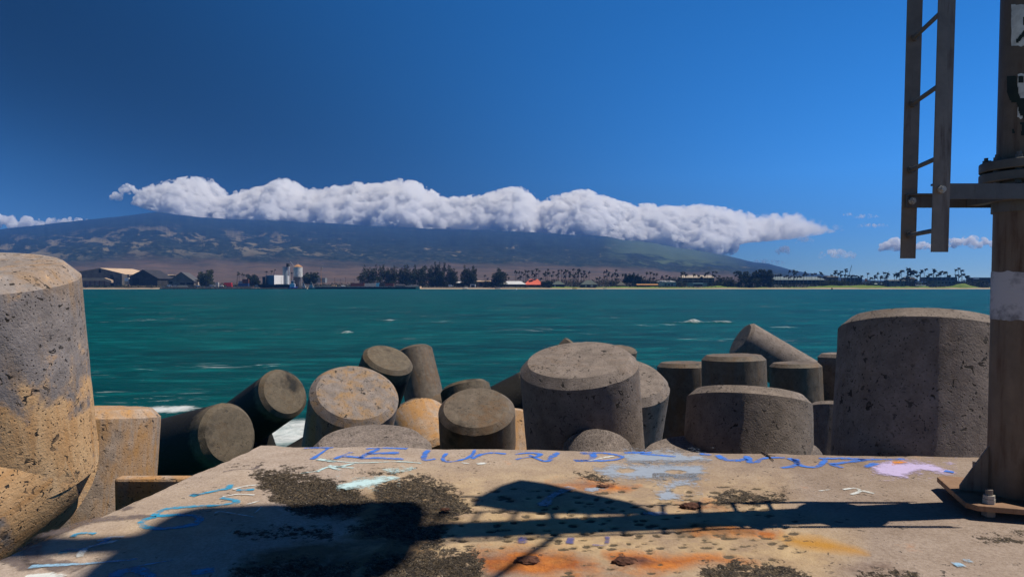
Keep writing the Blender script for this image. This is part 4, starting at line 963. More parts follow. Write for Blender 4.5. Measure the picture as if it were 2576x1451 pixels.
def block(name, label, cat, x0, x1, yt, yb, d, thick, wall, win=(), roof=None, roofh=0, winmat=None, group=None, hip=0):
    t = fthing(name, (x0 + x1) / 2, d, label, cat, group); far_box(MB(), x0, x1, yt, yb, d, thick).build('wall', wall, t)
    if roof:
        a, b = at_y(x0, yt, d), at_y(x1, yt, d); h = roofh * d / F; o = 1.2; hp = hip * d / F; m = MB(); ym = d + thick / 2; z = a.z + .003
        v = [(a.x - o, d - o, z), (b.x + o, d - o, z), (b.x + o, d + thick + o, z), (a.x - o, d + thick + o, z), (a.x - o + hp, ym, z + h), (b.x + o - hp, ym, z + h)]
        m.add(v, [(0, 1, 5, 4), (2, 3, 4, 5), (1, 2, 5), (3, 0, 4), (3, 2, 1, 0)]); m.build('roof', roof, t)
    for (p, q, r, s) in win: far_box(MB(), p, q, r, s, d - .12, .3).build('opening', winmat or GLASS, t)
    return t
D1 = 965
gable('warehouse', 'big tan sugar shed with long sunlit roof nearest the ochre tetrapod', 'warehouse', (252, 674), (150, 690), (333, 694), 721, D1 + 40, 60, TAN, TAN2, [(248, 254, 677, 686)], .9, 14)
t = fthing('conveyor_gallery', 240, D1 - 4, 'tan raised conveyor gallery in front of the big tan shed', 'conveyor')
far_box(MB(), 200, 262, 699, 706, D1 - 4, 5).build('gallery', TAN2, t)
m = MB(); a, b, c, e = at_y(262, 699, D1 - 4), at_y(280, 705, D1 - 4), at_y(280, 711, D1 - 4), at_y(262, 706, D1 - 4); m.prism([a, b, c, e], (0, 5, 0)); m.build('gallery', TAN2, t)
for px in (214, 226, 238, 250, 262): far_box(MB(), px - .6, px + .6, 706, 721, D1 - 2, 1).build('post', BRN, t)
block('tower_block', 'grey concrete tower block between the tan shed and first dark shed', 'building', 286, 307, 690, 721, D1 + 6, 14, GRW, [(294, 297, 709, 711), (291, 294, 713, 715), (299, 302, 712, 714)])
block('transfer_house', 'dark headhouse joined to the left of the grey tower block', 'building', 277, 285.7, 691, 721, D1 + 8, 12, DKW)
block('annexe', 'tan annexe with two black vents right of the grey tower block', 'building', 307.4, 325, 690, 721, D1 + 30, 12, TAN, [(298, 301, 690.5, 693), (309, 312, 692, 695)])
block('storage_hut', 'small white and tan hut beside the first dark shed', 'building', 313, 323.6, 699, 715, D1 + 2, 8, WHT, [], None); far_box(MB(), 313.4, 323.2, 707.5, 715, D1 + 1.8, .15).build('painted_panel', TAN2, bpy.data.objects['storage_hut'])['label'] = 'orange tan lower half'
gable('warehouse', 'first dark warehouse with pointed gable and black wall', 'warehouse', (360, 678), (324, 696), (398, 700), 719, D1, 45, DKW, DKR, [(333, 350, 700, 717), (352, 356, 684, 689)])
block('long_shed', 'low flat roofed shed between the two dark gabled warehouses', 'warehouse', 384, 424, 692, 719, D1 + 60, 20, GRW, [], TAN2, 1.5)
gable('warehouse', 'grey gabled warehouse with one black window, beside the round tree', 'warehouse', (456, 684), (421, 709), (489, 707), 718, D1 - 2, 70, GRW, GRR, [(425, 434, 708, 713), (453, 466, 711.5, 715), (469, 487, 711, 716)], .9, -22)
block('kiosk', 'small cream hut between the grey warehouse and the round tree', 'building', 485, 498, 703, 718, D1 + 20, 6, C('cream_wall', (.62, .52, .38)), [(497, 498, 706, 717)])
# dockside
bl = fthing('dock_shed', 700, D1 - 10, 'large white windowless dockside shed set at an angle with shaded blue-grey left side', 'shed')
q0, q1, q2, q3 = at_y(690, 714.5, D1 - 10), at_y(718.5, 714.5, D1 + 20), at_y(729.5, 714.5, D1 + 60), at_y(668, 714.5, D1 + 1)
zt = at_y(690, 692, D1 - 10).z; q4 = Vector((q2.x - 16, q2.y + 12, 0)); zz0 = 1.5
MB().prism([(q0.x, q0.y, zz0), (q1.x, q1.y, zz0), (q2.x, q2.y, zz0), (q4.x, q4.y, zz0), (q3.x + 1, q3.y + 8, zz0), (q0.x - .5, q0.y + .6, zz0)], (0, 0, zt - zz0)).build('wall', WHT, bl)
MB().prism([(q0.x - .52, q0.y + .58, zz0), (q3.x, q3.y, zz0), (q3.x + 1, q3.y + 7.9, zz0)][::-1], (0, 0, zt - zz0 - .3)).build('side_bay', C('shaded_blue_wall', (.13, .22, .30)), bl)['label'] = 'shaded blue-grey bay'  # the shade on this side is put into the bay's blue-grey colour
far_box(MB(), 660, 667.5, 696, 719, D1 - 6, 10).build('end_tower', DKW, bl)
t = fthing('barge', 700, D1 - 22, 'long black barge moored below the white dock shed', 'barge')
m = MB(); a, b = at_y(653, 714, D1 - 22), at_y(747, 727, D1 - 22); zt, zb = at_y(700, 715.5, D1 - 22).z, -.3
m.add([(a.x - 4, a.y, zt), (b.x, a.y, zt), (b.x - 5, a.y, zb), (a.x + 3, a.y, zb), (a.x - 4, a.y + 9, zt), (b.x, a.y + 9, zt), (b.x - 5, a.y + 9, zb), (a.x + 3, a.y + 9, zb)], [(0, 1, 2, 3), (5, 4, 7, 6), (4, 0, 3, 7), (1, 5, 6, 2), (4, 5, 1, 0), (3, 2, 6, 7)]); m.build('hull', SEAW, t)
far_box(MB(), 693, 722, 714.6, 717.2, D1 - 22.2, 6).build('deck_rail', GRW, t)
t = fthing('silo', 717, D1 + 20, 'narrow grey silo with black box on top behind the white dock shed', 'silo')
a, b = at_y(711, 671, D1 + 20), at_y(724, 721, D1 + 20); rr = (b.x - a.x) / 2
MB().cyl(((a.x + b.x) / 2, D1 + 20, 1), ((a.x + b.x) / 2, D1 + 20, a.z), rr, n=20).build('shell', C('silo_blue_grey', (.20, .25, .30)), t, 40)
far_box(MB(), 720, 726, 663, 671, D1 + 17, 5).build('hoist_house', DKW, t)
c0 = at_y(727.5, 671, D1 + 16); MB().cyl((c0.x, D1 + 16, 1), (c0.x, D1 + 16, c0.z), 1.0, n=10).build('riser_pipe', WHT, t)
c1 = at_y(742, 669.5, D1 + 16); MB().cyl((c0.x, D1 + 16, c0.z - .6), (c1.x, D1 + 16, c1.z), .35, n=6).build('catwalk', STEELF, t)
t = fthing('storage_tank', 749, D1 + 10, 'tall white storage tank with rust orange cone roof', 'tank')
a, b = at_y(738.4, 671.5, D1 + 10), at_y(761, 696.5, D1 + 10); rr = (b.x - a.x) / 2; cx = (a.x + b.x) / 2; yy = D1 + 10
MB().cyl((cx, yy, b.z), (cx, yy, a.z), rr, n=36).build('shell', C('tank_shell', (.56, .55, .52), var=.35, scale=.4), t, 40)
MB().cyl((cx, yy, a.z), (cx, yy, at_y(749, 665, yy).z), rr * 1.04, rr * .2, n=36).build('roof', RUSTF, t, 30)
MB().cyl((cx, yy, at_y(749, 665, yy).z), (cx, yy, at_y(749, 660, yy).z), .3, n=6).build('vent', STEELF, t)
q = at_y(730, 657.5, yy); q2 = at_y(739, 668.8, yy); MB().cyl(q, q2, .35, n=6).build('jib', STEELF, t)
MB().cyl((cx - 1.5, yy, 1), (cx - 1.5, yy, b.z), rr * .72, n=20).build('skirt', GRW, t, 40)
for dx in (-.92, -.3, .4, .95):
    MB().cyl((cx + rr * dx, yy - rr * .5, 1), (cx + rr * dx, yy - rr * .5, b.z), .45, n=8).build('leg', STEELF, t)
def boat(label, x0, x1, yt, hullm, cab, d, mast=True):
    t = fthing('boat', (x0 + x1) / 2, d, label, 'boat'); a, b = at_y(x0, 721, d), at_y(x1, 721, d); L = b.x - a.x; zt = at_y(x0, yt, d).z; W_ = L * .28; m = MB()
    h = max(1.5, L * .17)
    m.add([(a.x, d - W_ / 2, h), (a.x + L * .75, d - W_ / 2, h), (b.x, d, h * 1.35), (a.x + L * .75, d + W_ / 2, h), (a.x, d + W_ / 2, h), (a.x + L * .05, d - W_ * .4, -.3), (a.x + L * .7, d - W_ * .4, -.3), (b.x - L * .1, d, -.3), (a.x + L * .7, d + W_ * .4, -.3), (a.x + L * .05, d + W_ * .4, -.3)],
          [(0, 1, 6, 5), (1, 2, 7, 6), (2, 3, 8, 7), (3, 4, 9, 8), (4, 0, 5, 9), (4, 3, 2, 1, 0), (5, 6, 7, 8, 9)]); m.build('hull', hullm, t)
    z1 = h + (zt - h) * .42; z2 = h + (zt - h) * .78
    m = MB(); m.box2((a.x + L * .15, d - W_ * .36, h), (a.x + L * .68, d + W_ * .36, z1)); m.build('cabin', cab, t)
    m = MB(); m.box2((a.x + L * .3, d - W_ * .28, z1), (a.x + L * .58, d + W_ * .28, z2)); m.build('wheelhouse', cab, t)
    m = MB(); m.box2((a.x + L * .29, d - W_ * .3, z1 + (z2 - z1) * .4), (a.x + L * .59, d + W_ * .3, z1 + (z2 - z1) * .75)); m.build('window', GLASS, t)
    m = MB(); m.cyl((a.x + L * .42, d, z2), (a.x + L * .42, d, zt + 1), .18, n=6); m.build('mast', STEELF, t)
boat('blue hulled tugboat with white deckhouse at the end of the barge', 726, 750, 702, C('tug_blue', (.03, .07, .32)), C('tug_white', (.62, .66, .76)), D1 - 27)
boat('small pale workboat just right of the tugboat', 757, 773, 710, GRR, PALE, D1 - 20)
boat('pale workboat next along towards the pier end', 775, 794, 709, C('teal_hull', (.03, .10, .12)), PALE, D1 - 20)
# pier and rock wall
t = fthing('pier', 920, D1 - 14, 'long low concrete pier with black piles and fenders', 'pier')
far_box(MB(), 786, 1054, 720.6, 722.4, D1 - 18, 26).build('deck', CONC_F, t); far_box(MB(), 786.5, 1053, 722.5, 729, D1 - 16, 22).build('pile_wall', SEAW, t)
for i in range(22):
    x = 800 + i * 11.8; far_box(MB(), x, x + 1.6, 721.5, 728, D1 - 18.4, .38).build('fender', GLASS, t)
far_box(MB(), 1046, 1056, 720.4, 729, D1 - 18.6, 20).build('pier_head', TAN2, t)
m = MB(); random.seed(3)
for i in range(230):
    px = 404 + i * 1.55; p = on_z(px, 727.2, 0); dd = 938 + random.uniform(-3, 3); s_ = random.uniform(.9, 1.7)
    m.cyl((((px - CX) / F) * dd, dd - 1, -.5), (((px - CX) / F) * dd + random.uniform(-.6, .6), dd + 1.6, random.uniform(1.0, 2.0)), s_, s_ * .5, 6)
tag(m.build('rock_wall', SEAW), 'dark boulder sea wall along the harbour yard on the left', 'sea wall')
far_box(MB(), 404, 762, 721.2, 722.8, 943, 6).build('quay_edge', CONC_F, bpy.data.objects['rock_wall'])
# containers, wagons, vehicles
def container(label, x0, x1, yt, yb, mat, d=D1 + 2, group='cargo containers and wagons on the dock'):
    t = fthing('cargo_container', (x0 + x1) / 2, d, label, 'container', group); a, b = at_y(x0, yt, d), at_y(x1, yb, d)
    MB().box2((a.x, d, b.z), (b.x, d + 3, a.z)).build('body', mat, t)
    m = MB(); n = max(3, int((b.x - a.x) / .9))
    for i in range(n): x = a.x + (b.x - a.x) * (i + .5) / n; m.box2((x - .15, d - .09, b.z + .25), (x + .15, d - .002, a.z - .25))
    m.build('ribs', mat, t); return t
container('bright red container on the left harbour yard', 563, 582, 711, 716.5, RED); container('second bright red container below and right of the first', 570, 583, 717, 722, RED, D1 - 2)
container('white upright container left of the red ones', 541, 549, 710, 722, PALE); container('navy blue container with a pale mark right of the red ones', 599, 625, 712.5, 720, BLUE)
container('blue-grey container stacked on the left end of the navy one', 600, 609, 707, 712.3, C('blue_grey_steel', (.16, .22, .30))); container('red-brown container stacked on the right end of the navy one', 609.5, 625, 702, 712.2, BRN)
container('orange flat container below the navy one', 612, 636, 720.2, 722.3, RUSTF, D1 - 5); container('brown rail wagon with a pale mark on the pier', 882, 915.5, 712, 720.5, BRN, D1 - 6)
container('white container next to the brown rail wagon', 918, 945, 712.5, 720.5, PALE, D1 - 6); container('sky blue container next to the white one', 946, 953.5, 712, 720.5, CYAN, D1 - 6)
container('dark container with sky blue top rail', 954, 968, 713, 720.5, DKW, D1 - 6); container('dull brown container at the end of the pier row', 969, 990, 712.5, 720.5, BRN, D1 - 4)
block('dock_hut', 'grey hut beside the lamp mast behind the workboats', 'building', 791, 818, 699, 711, D1 + 14, 10, C('hut_grey', (.22, .24, .25)), [(796, 800, 703, 705.5), (806, 810, 703, 705.5)])
block('dock_canopy', 'dark low canopy roof at the outer end of the pier', 'building', 994, 1018, 718.6, 721, D1 - 10, 8, DKW, [], DKR, 4, hip=6)
def truck(label, x0, yb, L, mat, d):
    t = fthing('parked_truck', x0, d, label, 'truck', 'vehicles parked on the harbour yard'); a = at_y(x0, yb, d); z = a.z
    MB().box2((a.x, d, z + .5), (a.x + L * .68, d + 2.2, z + L * .42)).build('body', mat, t)
    MB().box2((a.x + L * .7, d, z + .5), (a.x + L, d + 2.1, z + L * .33)).build('cab', mat, t)
    MB().box2((a.x + L * .76, d - .06, z + L * .22), (a.x + L * .98, d - .005, z + L * .31)).build('window', GLASS, t)
    for q in (.15, .85): MB().cyl((a.x + L * q, d - .1, z + .5), (a.x + L * q, d + .3, z + .5), .5, n=12).build('wheel', SEAW, t)
random.seed(9)
for (x, lab, mt) in ((420, 'small white truck parked in front of the first grey gable wall', WHT), (436, 'pale truck parked under the black warehouse window', PALE), (493, 'white van parked below the cream hut', WHT), (527, 'blue-grey truck parked right of the round tree', STEELF), (552, 'white truck parked touching the red containers', WHT), (641, 'grey truck parked left of the dock shed', STEELF), (654, 'white van parked against the dark end of the dock shed', WHT), (976, 'white crane truck parked by the pier canopy', WHT), (1128, 'white van parked below the last big ironwood', WHT), (834, 'tan truck parked behind the pier deck', TAN2), (858, 'white pick-up parked near the brown rail wagon', WHT)):
    truck(lab, x, 721.2, random.uniform(5, 7.5), mt, D1 - 4)
def pole(name, label, cat, px, yt, yb, d, r, mat, arm=0, head=0):
    t = fthing(name, px, d, label, cat); a = at_y(px, yt, d); b = at_y(px, yb, d)
    MB().cyl((a.x, d, b.z), (a.x, d, a.z), r, r * .7, 8).build('pole', mat, t)
    if arm: MB().box((a.x, d, a.z - .9), (arm, .16, .16)).build('crossarm', mat, t)
    if head: MB().box((a.x + .8, d, a.z), (head, 1.2, .9)).build('lamp_head', PALE, t)
pole('lamp_mast', 'tall rusty lamp mast standing behind the workboats', 'lamp mast', 807.5, 673, 716, D1 + 4, .42, RUSTF, 0, 3)
for i, (x, yt) in enumerate(((842, 698), (857, 702), (869, 697), (892, 701), (1222, 699), (1049, 704))):
    pole('utility_pole', ['utility pole nearest the lamp mast', 'second utility pole right of the lamp mast', 'utility pole just left of the brown rail wagon', 'utility pole above the brown rail wagon', 'utility pole over the long tan roofed building', 'slim signal pole at the pier head'][i], 'pole', x, yt, 722, D1 + 16, .2, BRN if i < 5 else STEELF, 2.6 if i < 5 else 1.2)
# right-hand shore
block('flat_roofed_hall', 'small white flat roofed hall between two big ironwood trees', 'building', 1148, 1167, 711, 721, 985, 14, DKW, [], WHT, 2.2)
block('long_house', 'long low house with pale tan roof left of the tall pointed tree', 'building', 1187, 1245, 708, 721.5, 978, 18, GRW, [(1206, 1213, 711, 720), (1217, 1222, 712, 721), (1229, 1236, 712, 720)], TAN2, 2.4)
block('doorway_shed', 'white framed open shed in front of the long low house', 'building', 1183, 1196, 715, 722, 958, 5, WHT, [(1185, 1194, 716.5, 722)])
block('silver_roofed_hall', 'long dark hall with bright silver metal roof', 'building', 1264, 1322, 715, 721.5, 958, 16, C('hall_wall', (.06, .05, .043)), [(1290, 1300, 716.5, 721), (1308, 1313, 717, 721)], SILR, 8, hip=14)
block('red_roofed_house', 'big house with steep orange-red hipped roof', 'house', 1320, 1366, 716, 721.5, 968, 22, BRN, [(1330, 1340, 717, 721), (1350, 1358, 717, 721)], REDR, 14, hip=15)
block('beach_house', 'dark beach house under a grey-green hipped roof right of the red roof', 'house', 1391, 1420, 715.5, 722, 956, 16, GLASS, [(1394, 1398, 717, 721)], GRNR, 9, PALE, hip=13)
block('beach_house', 'wider beach house with grey-green roof and gable window left of the pyramid hut', 'house', 1464, 1502, 715.5, 722, 956, 16, DKW, [(1472, 1476, 717, 721), (1486, 1492, 717, 721)], GRNR, 11, PALE, hip=15)
t = fthing('pyramid_hut', 1563, 954, 'small hut with pointed pyramid roof close to the beach', 'hut')
far_box(MB(), 1556, 1571, 715.5, 721.5, 954, 7).build('wall', DKW, t); a, b = at_y(1552, 717, 954), at_y(1575, 707.5, 954)
m = MB(); m.add([(a.x, 953, a.z), (b.x, 953, a.z), (b.x, 962, a.z), (a.x, 962, a.z), ((a.x + b.x) / 2, 957.5, b.z)], [(0, 1, 4), (1, 2, 4), (2, 3, 4), (3, 0, 4), (3, 2, 1, 0)]); m.build('roof', C('thatch_grey', (.12, .115, .09)), t)
block('awning_row', 'long low building under orange-tan awnings', 'building', 1604, 1654, 716.5, 721.5, 975, 8, BRN, [(1610, 1618, 718, 721), (1628, 1636, 718, 721)], C('orange_awning', (.50, .25, .09)), 2.2)
block('rounded_house', 'pale blue-grey low house left of the three storey hotel', 'house', 1657, 1701, 709, 719.5, 985, 18, C('pale_blue_wall', (.24, .30, .33)), [(1672, 1677, 714, 718), (1680, 1685, 714, 718), (1688, 1693, 714, 718)], C('pale_grey_roof', (.30, .32, .34)), 3.5, hip=12)
block('hotel', 'three storey hotel with tan roof and dark balconies behind palms', 'hotel', 1716, 1797, 698.5, 719, 1010, 24, C('hotel_wall', (.26, .215, .185)), [(x, x + 11.5, y, y + 4.2) for y in (699.5, 706, 712.5) for x in (1718, 1731, 1744, 1757, 1770, 1783)], C('hotel_roof', (.36, .31, .245)), 6.5, hip=6)
block('pool_house', 'low house with one white roof edge in front of the hotel', 'house', 1731, 1779, 711.5, 720.5, 975, 10, C('grey_teal_wall', (.16, .21, .22)), [(1745, 1767, 714, 720)])
far_box(MB(), 1743.5, 1768.5, 711.8, 713.9, 973.4, 1.5).build('roof_edge', WHT, bpy.data.objects['pool_house'])
block('villa', 'dark low villa between dark trees right of the three storey hotel', 'house', 1823, 1858, 712.5, 721, 985, 10, DKW, [(1830, 1838, 714, 719)], GRR, 1.5)
block('long_hotel', 'very long two storey hotel with blue-grey roof and dark verandas', 'hotel', 1945, 2074, 704, 716.5, 1000, 22, BLG, [(1950 + i * 10.4, 1957.5 + i * 10.4, y, y + 4) for i in range(12) for y in (705.5, 711)], BLGR, 8, hip=8)
block('grey_villa', 'grey villa half hidden by shrubs at the right end of the long hotel', 'house', 2080, 2108, 697, 717, 1020, 14, C('mauve_wall', (.15, .13, .13)), [(2086, 2091, 702, 706)], GRR, 3)
block('balcony_block', 'four storey block with pale balconies left of the orange sign', 'building', 2128, 2169, 698, 716, 1015, 14, C('block_wall', (.17, .18, .19)), [(x, x + 7, y, y + 3) for y in (699.5, 704, 708.5) for x in (2131, 2141, 2151, 2160)])
block('carport', 'low carport with pale flat roof below the palms', 'building', 2202, 2219, 714, 718, 965, 6, DKW, [], C('mint_roof', (.55, .68, .64)), 1)
block('blue_house', 'blue-grey two storey house right of the carport', 'house', 2238, 2277, 706, 720, 990, 14, BLG, [(2243, 2248, 708, 712), (2258, 2263, 708, 712), (2268, 2272, 714, 718)], C('slate_roof', (.13, .15, .16)), 3)
block('dark_house', 'dark gabled house behind the row of white posts', 'house', 2280, 2302, 701, 720, 1000, 12, DKW, [(2284, 2287, 700 + 4, 708), (2291, 2295, 704, 708)], GRR, 4, PALE)
t = fthing('gazebo', 2315, 962, 'tiny pale gazebo near the row of white posts', 'gazebo'); far_box(MB(), 2310.5, 2319.5, 711, 712.2, 962, 4).build('roof', PALE, t)
for x in (2311, 2318.4): far_box(MB(), x, x + .7, 712.2, 718, 962.5, .4).build('post', PALE, t)
t = fthing('post_row', 2318, 952, 'row of short white posts on the green dune', 'fence')
for i in range(10): far_box(MB(), 2304 + i * 2.7, 2305.5 + i * 2.7, 716.3, 719, 952, .6).build('post', WHT, t)
block('apartment_block', 'wide blue-grey upper apartment block behind the right-hand palms', 'building', 2332, 2408, 697, 708, 1015, 18, C('apartment_upper', (.12, .145, .165)), [(2338 + i * 11, 2344 + i * 11, 700, 704) for i in range(6)])
block('terrace_block', 'lower blue-grey terrace in front of the wide apartment block', 'building', 2355, 2404, 706, 719, 985, 14, C('terrace_wall', (.14, .175, .19)), [(2360 + i * 9, 2365 + i * 9, 709, 713) for i in range(5)])
block('end_block', 'long dark block at the far right seen beside the post', 'building', 2448, 2560, 698, 712, 1040, 16, DKW, [(2470, 2478, 701, 704)])
block('white_unit', 'small white rooftop unit standing out against the far right dark block', 'building', 2452, 2463, 697.5, 702, 1036, 3, WHT)
t = fthing('crane', 2138, 1080, 'thin crane boom slanting up behind the palms', 'crane'); a, b = at_y(2134.5, 696, 1080), at_y(2142.5, 667, 1080)
MB().cyl(a, b, .45, .3, 5).build('boom', GRR, t); c = at_y(2131, 704, 1080); MB().box((c.x, 1080, c.z), (5, 4, 6)).build('cab', GRR, t); MB().cyl(b, (b.x + 1, 1080, b.z - 14), .07, n=4).build('hoist_line', GRR, t)
t = fthing('banner_sign', 2178, 968, 'upright orange banner sign beside the lone palm', 'sign'); far_box(MB(), 2176, 2181, 700.5, 708, 968, .3).build('banner', C('orange_banner', (.62, .16, .07)), t); far_box(MB(), 2178, 2178.7, 708, 716, 968.3, .3).build('pole', STEELF, t)
for (px, lab) in ((1299, 'small white buoy just off the beach in front of the silver roof'), (2093, None)):
    c = on_z(px, 728.5, 0)
    if lab:
        m = MB(); m.cyl((c.x, c.y, -.3), (c.x, c.y, .9), .9, .7, 12); m.cyl((c.x, c.y, .9), (c.x, c.y, 1.5), .7, .2, 12); tag(m.build('buoy', WHT), lab, 'buoy')
    else:
        m = MB(); m.cyl((c.x, c.y, -.3), (c.x, c.y, 1.2), 1.1, .8, 10); m.cyl((c.x, c.y, 1.2), (c.x, c.y, 2.6), .8, .15, 10); tag(m.build('buoy', BRN), 'dark brown buoy off the green dunes below the long hotel', 'buoy')
def dinghy(px, py, L, mat, label):
    c = on_z(px, py, 0); c = Vector(((px - CX) / F * 941, 941, .25)); m = MB(); h = L * .16
    m.add([(c.x - L / 2, c.y - L * .17, c.z + h), (c.x + L * .3, c.y - L * .17, c.z + h), (c.x + L / 2, c.y, c.z + h * 1.3), (c.x + L * .3, c.y + L * .17, c.z + h), (c.x - L / 2, c.y + L * .17, c.z + h), (c.x - L * .45, c.y, c.z), (c.x + L * .34, c.y, c.z)],
          [(0, 1, 6, 5), (1, 2, 6), (2, 3, 6), (3, 4, 5, 6), (4, 0, 5), (4, 3, 2, 1, 0)]); tag(m.build('dinghy', mat), label, 'dinghy')
dinghy(1171, 725, 8, WHT, 'white dinghy pulled up on the sand below the long low house'); dinghy(1446, 723, 7, C('yellow_hull', (.6, .42, .08)), 'yellow dinghy on the sand below the red-roofed house'); dinghy(1253, 724, 9, STEELF, 'grey dinghy on the sand under the pointed tree')
dinghy(1522, 724, 6, PALE, 'pale dinghy on the sand left of the pyramid hut')

# ------------------------------------------------------------------ trees
def leaf_mat(name, a, b):
    k = NT(name); v = k.n('ShaderNodeNewGeometry').outputs['Position']; n = k.noise(v, .45, 4, .7); oi = k.n('ShaderNodeObjectInfo').outputs['Random']
    c = k.mix(k.step(n, .3, .7), a, b); c = k.mix(k.math('MULTIPLY', oi, .35), c, tuple(x * .6 for x in a)); k.pbsdf(c, .8, spec=.15); return k.m
LEAF = leaf_mat('ironwood_needles', (.016, .028, .012), (.045, .058, .026)); BUSH = leaf_mat('shrub_leaves', (.028, .042, .016), (.075, .09, .03)); PALMF = leaf_mat('palm_fronds', (.014, .019, .013), (.035, .043, .022))
BARK = C('bark', (.10, .08, .06)); PTR = C('palm_bark', (.12, .10, .08))
def leaves(lumps, n, size, seed, flat=.5):
    """many small leaf sprays through the volume of lumps: (cx,cy,cz,rx,ry,rz)"""
    rnd = random.Random(seed); V, f = [], []
    wts = [l[3] * l[4] * l[5] for l in lumps]
    for i in range(n):
        l = rnd.choices(lumps, wts)[0]
        d = Vector((rnd.gauss(0, 1), rnd.gauss(0, 1), rnd.gauss(0, 1))).normalized() * (rnd.random() ** .38)
        p = Vector((l[0] + d.x * l[3], l[1] + d.y * l[4], l[2] + d.z * l[5])); s = size * rnd.uniform(.5, 1.3)
        u = Vector((rnd.gauss(.25, 1), rnd.gauss(0, 1), rnd.gauss(.5, 1))).normalized(); w_ = u.orthogonal().normalized(); w_ = (Matrix.Rotation(rnd.uniform(0, 6.28), 3, u) @ w_)
        o = len(V); V += [p - u * s, p + w_ * s * flat * .6, p + u * s, p - w_ * s * flat * .6]; f.append((o, o + 1, o + 2, o + 3))
    m = MB(); m.v = [tuple(v) for v in V]; m.f = f; m.mi = [0] * len(f); return m
def tree(name, label, cat, x0, x1, yt, yb, d, seed, n=2600, size=1.0, mat=LEAF, cols=3, group=None, lean=.05, shape='column'):
    rnd = random.Random(seed); a, b = at_y(x0, yt, d), at_y(x1, yb, d); Wd, H = b.x - a.x, a.z - b.z; cx = (a.x + b.x) / 2
    t = empty(name, (cx, d, b.z), label, cat, group); L = []
    for c in range(cols):
        xc = (-.5 + (c + .5) / cols) * Wd * .84; hh = H * rnd.uniform(.78, 1.0) if cols > 1 else H; wl = Wd / cols * .76
        if cols > 1 and c == rnd.randrange(cols): hh = H
        m_ = 5 if shape == 'column' else 4
        for q in range(m_):
            z = hh * (.16 + .80 * q / (m_ - 1)); prof = (1.0, 1.12, 1.0, .78, .36) if shape == 'column' else (.9, 1.15, 1.0, .62)
            r = wl * prof[q] * rnd.uniform(.85, 1.15)
            L.append((xc + lean * z + rnd.uniform(-.25, .25) * wl, rnd.uniform(-.3, .3) * Wd, z, r, r * 1.1, hh / m_ * rnd.uniform(.62, .85)))
        for q in range(7):                       # ragged sprays on the outline
            an = rnd.uniform(0, 6.28); z = hh * rnd.uniform(.3, .97); k = wl * (1.05 - .55 * z / hh); L.append((xc + lean * z + math.cos(an) * k, math.sin(an) * k, z, wl * .3, wl * .3, H * .07))
    leaves(L, int(n * 2.0), size, seed).build('crown', mat, t)
    m = MB(); m.cyl((0, 0, -.3), (lean * H * .5, 0, H * .5), Wd * .035 + .15, Wd * .02 + .08, 8)
    for q in range(4): an = q * 1.6; m.cyl((lean * H * .25, 0, H * .25), (math.cos(an) * Wd * .25, math.sin(an) * Wd * .25, H * .6), .25, .1, 6)
    m.build('trunk', BARK, t); return t
GI = 'tall dark ironwood trees behind the pier'
tree('ironwood_tree', 'leftmost tall ironwood behind the pier, leaning and ragged', 'tree', 903, 947, 671, 716, 985, 1, 3000, cols=3, group=GI, lean=.14)
tree('ironwood_tree', 'broad ironwood second from the left behind the pier', 'tree', 948, 1001, 669, 718, 990, 2, 4200, cols=4, group=GI)
tree('ironwood_tree', 'broad ironwood third from the left with tip leaning right', 'tree', 996, 1048, 667, 718, 985, 3, 4200, cols=4, group=GI, lean=.12)
tree('ironwood_tree', 'slim ironwood just right of the pier head', 'tree', 1050, 1075, 671, 720, 985, 4, 2200, cols=1, group=GI)
tree('ironwood_tree', 'highest and widest ironwood right of the pier head', 'tree', 1073, 1122, 664, 721, 990, 5, 5000, cols=4, group=GI)
tree('ironwood_tree', 'ironwood with a short notch in its top, right of the highest one', 'tree', 1120, 1149, 670, 721, 985, 6, 2800, cols=2, group=GI)
tree('ironwood_tree', 'lone round ironwood standing apart left of the long low house', 'tree', 1158, 1198, 671, 721, 968, 7, 3800, cols=3, lean=.06)
tree('ironwood_tree', 'dark pointed tree touching the left end of the silver roof', 'tree', 1242, 1268, 678, 721, 962, 8, 2600, cols=1, lean=.05)
tree('shade_tree', 'round olive green tree between the grey warehouse and harbour yard', 'tree', 499, 536, 682, 719, 968, 9, 3000, 1.0, BUSH, 3, shape='round')
tree('shade_tree', 'dark rounded tree above the navy container', 'tree', 617, 653, 690, 719, 985, 10, 3000, 1.0, LEAF, 3, shape='round')
tree('shade_tree', 'dark leafy tree right of the white storage tank', 'tree', 761, 800, 687, 714, 985, 11, 3000, 1.0, LEAF, 3, shape='round')
tree('shade_tree', 'dark bushy tree touching the right side of the red roof', 'tree', 1361, 1390, 707, 721.5, 958, 12, 2000, .8, LEAF, 3, shape='round')
tree('ironwood_tree', 'spiky green tree in the palms right of the pyramid hut', 'tree', 1566, 1594, 686, 712, 990, 13, 2200, 1.0, LEAF, 3, lean=.2)
tree('ironwood_tree', 'spiky green tree second right of the pyramid hut', 'tree', 1594, 1612, 691, 712, 995, 14, 1400, 1.0, LEAF, 2, lean=.2)
tree('shade_tree', 'big dark dome shaped tree right of the three storey hotel', 'tree', 1856, 1898, 686, 721, 962, 15, 4500, 1.0, LEAF, 4, shape='round')
tree('shade_tree', 'widest dark tree standing left of the long hotel', 'tree', 1894, 1945, 679, 721, 966, 16, 6000, 1.0, LEAF, 5, shape='round')
tree('shade_tree', 'green rounded tree left of the big dark dome shaped tree', 'tree', 1800, 1846, 699, 721, 985, 17, 2600, .9, BUSH, 4, shape='round')
tree('shade_tree', 'olive scrubby tree hiding the foot of the grey villa', 'tree', 2066, 2125, 704, 719, 975, 18, 2600, .8, BUSH, 5, shape='round')
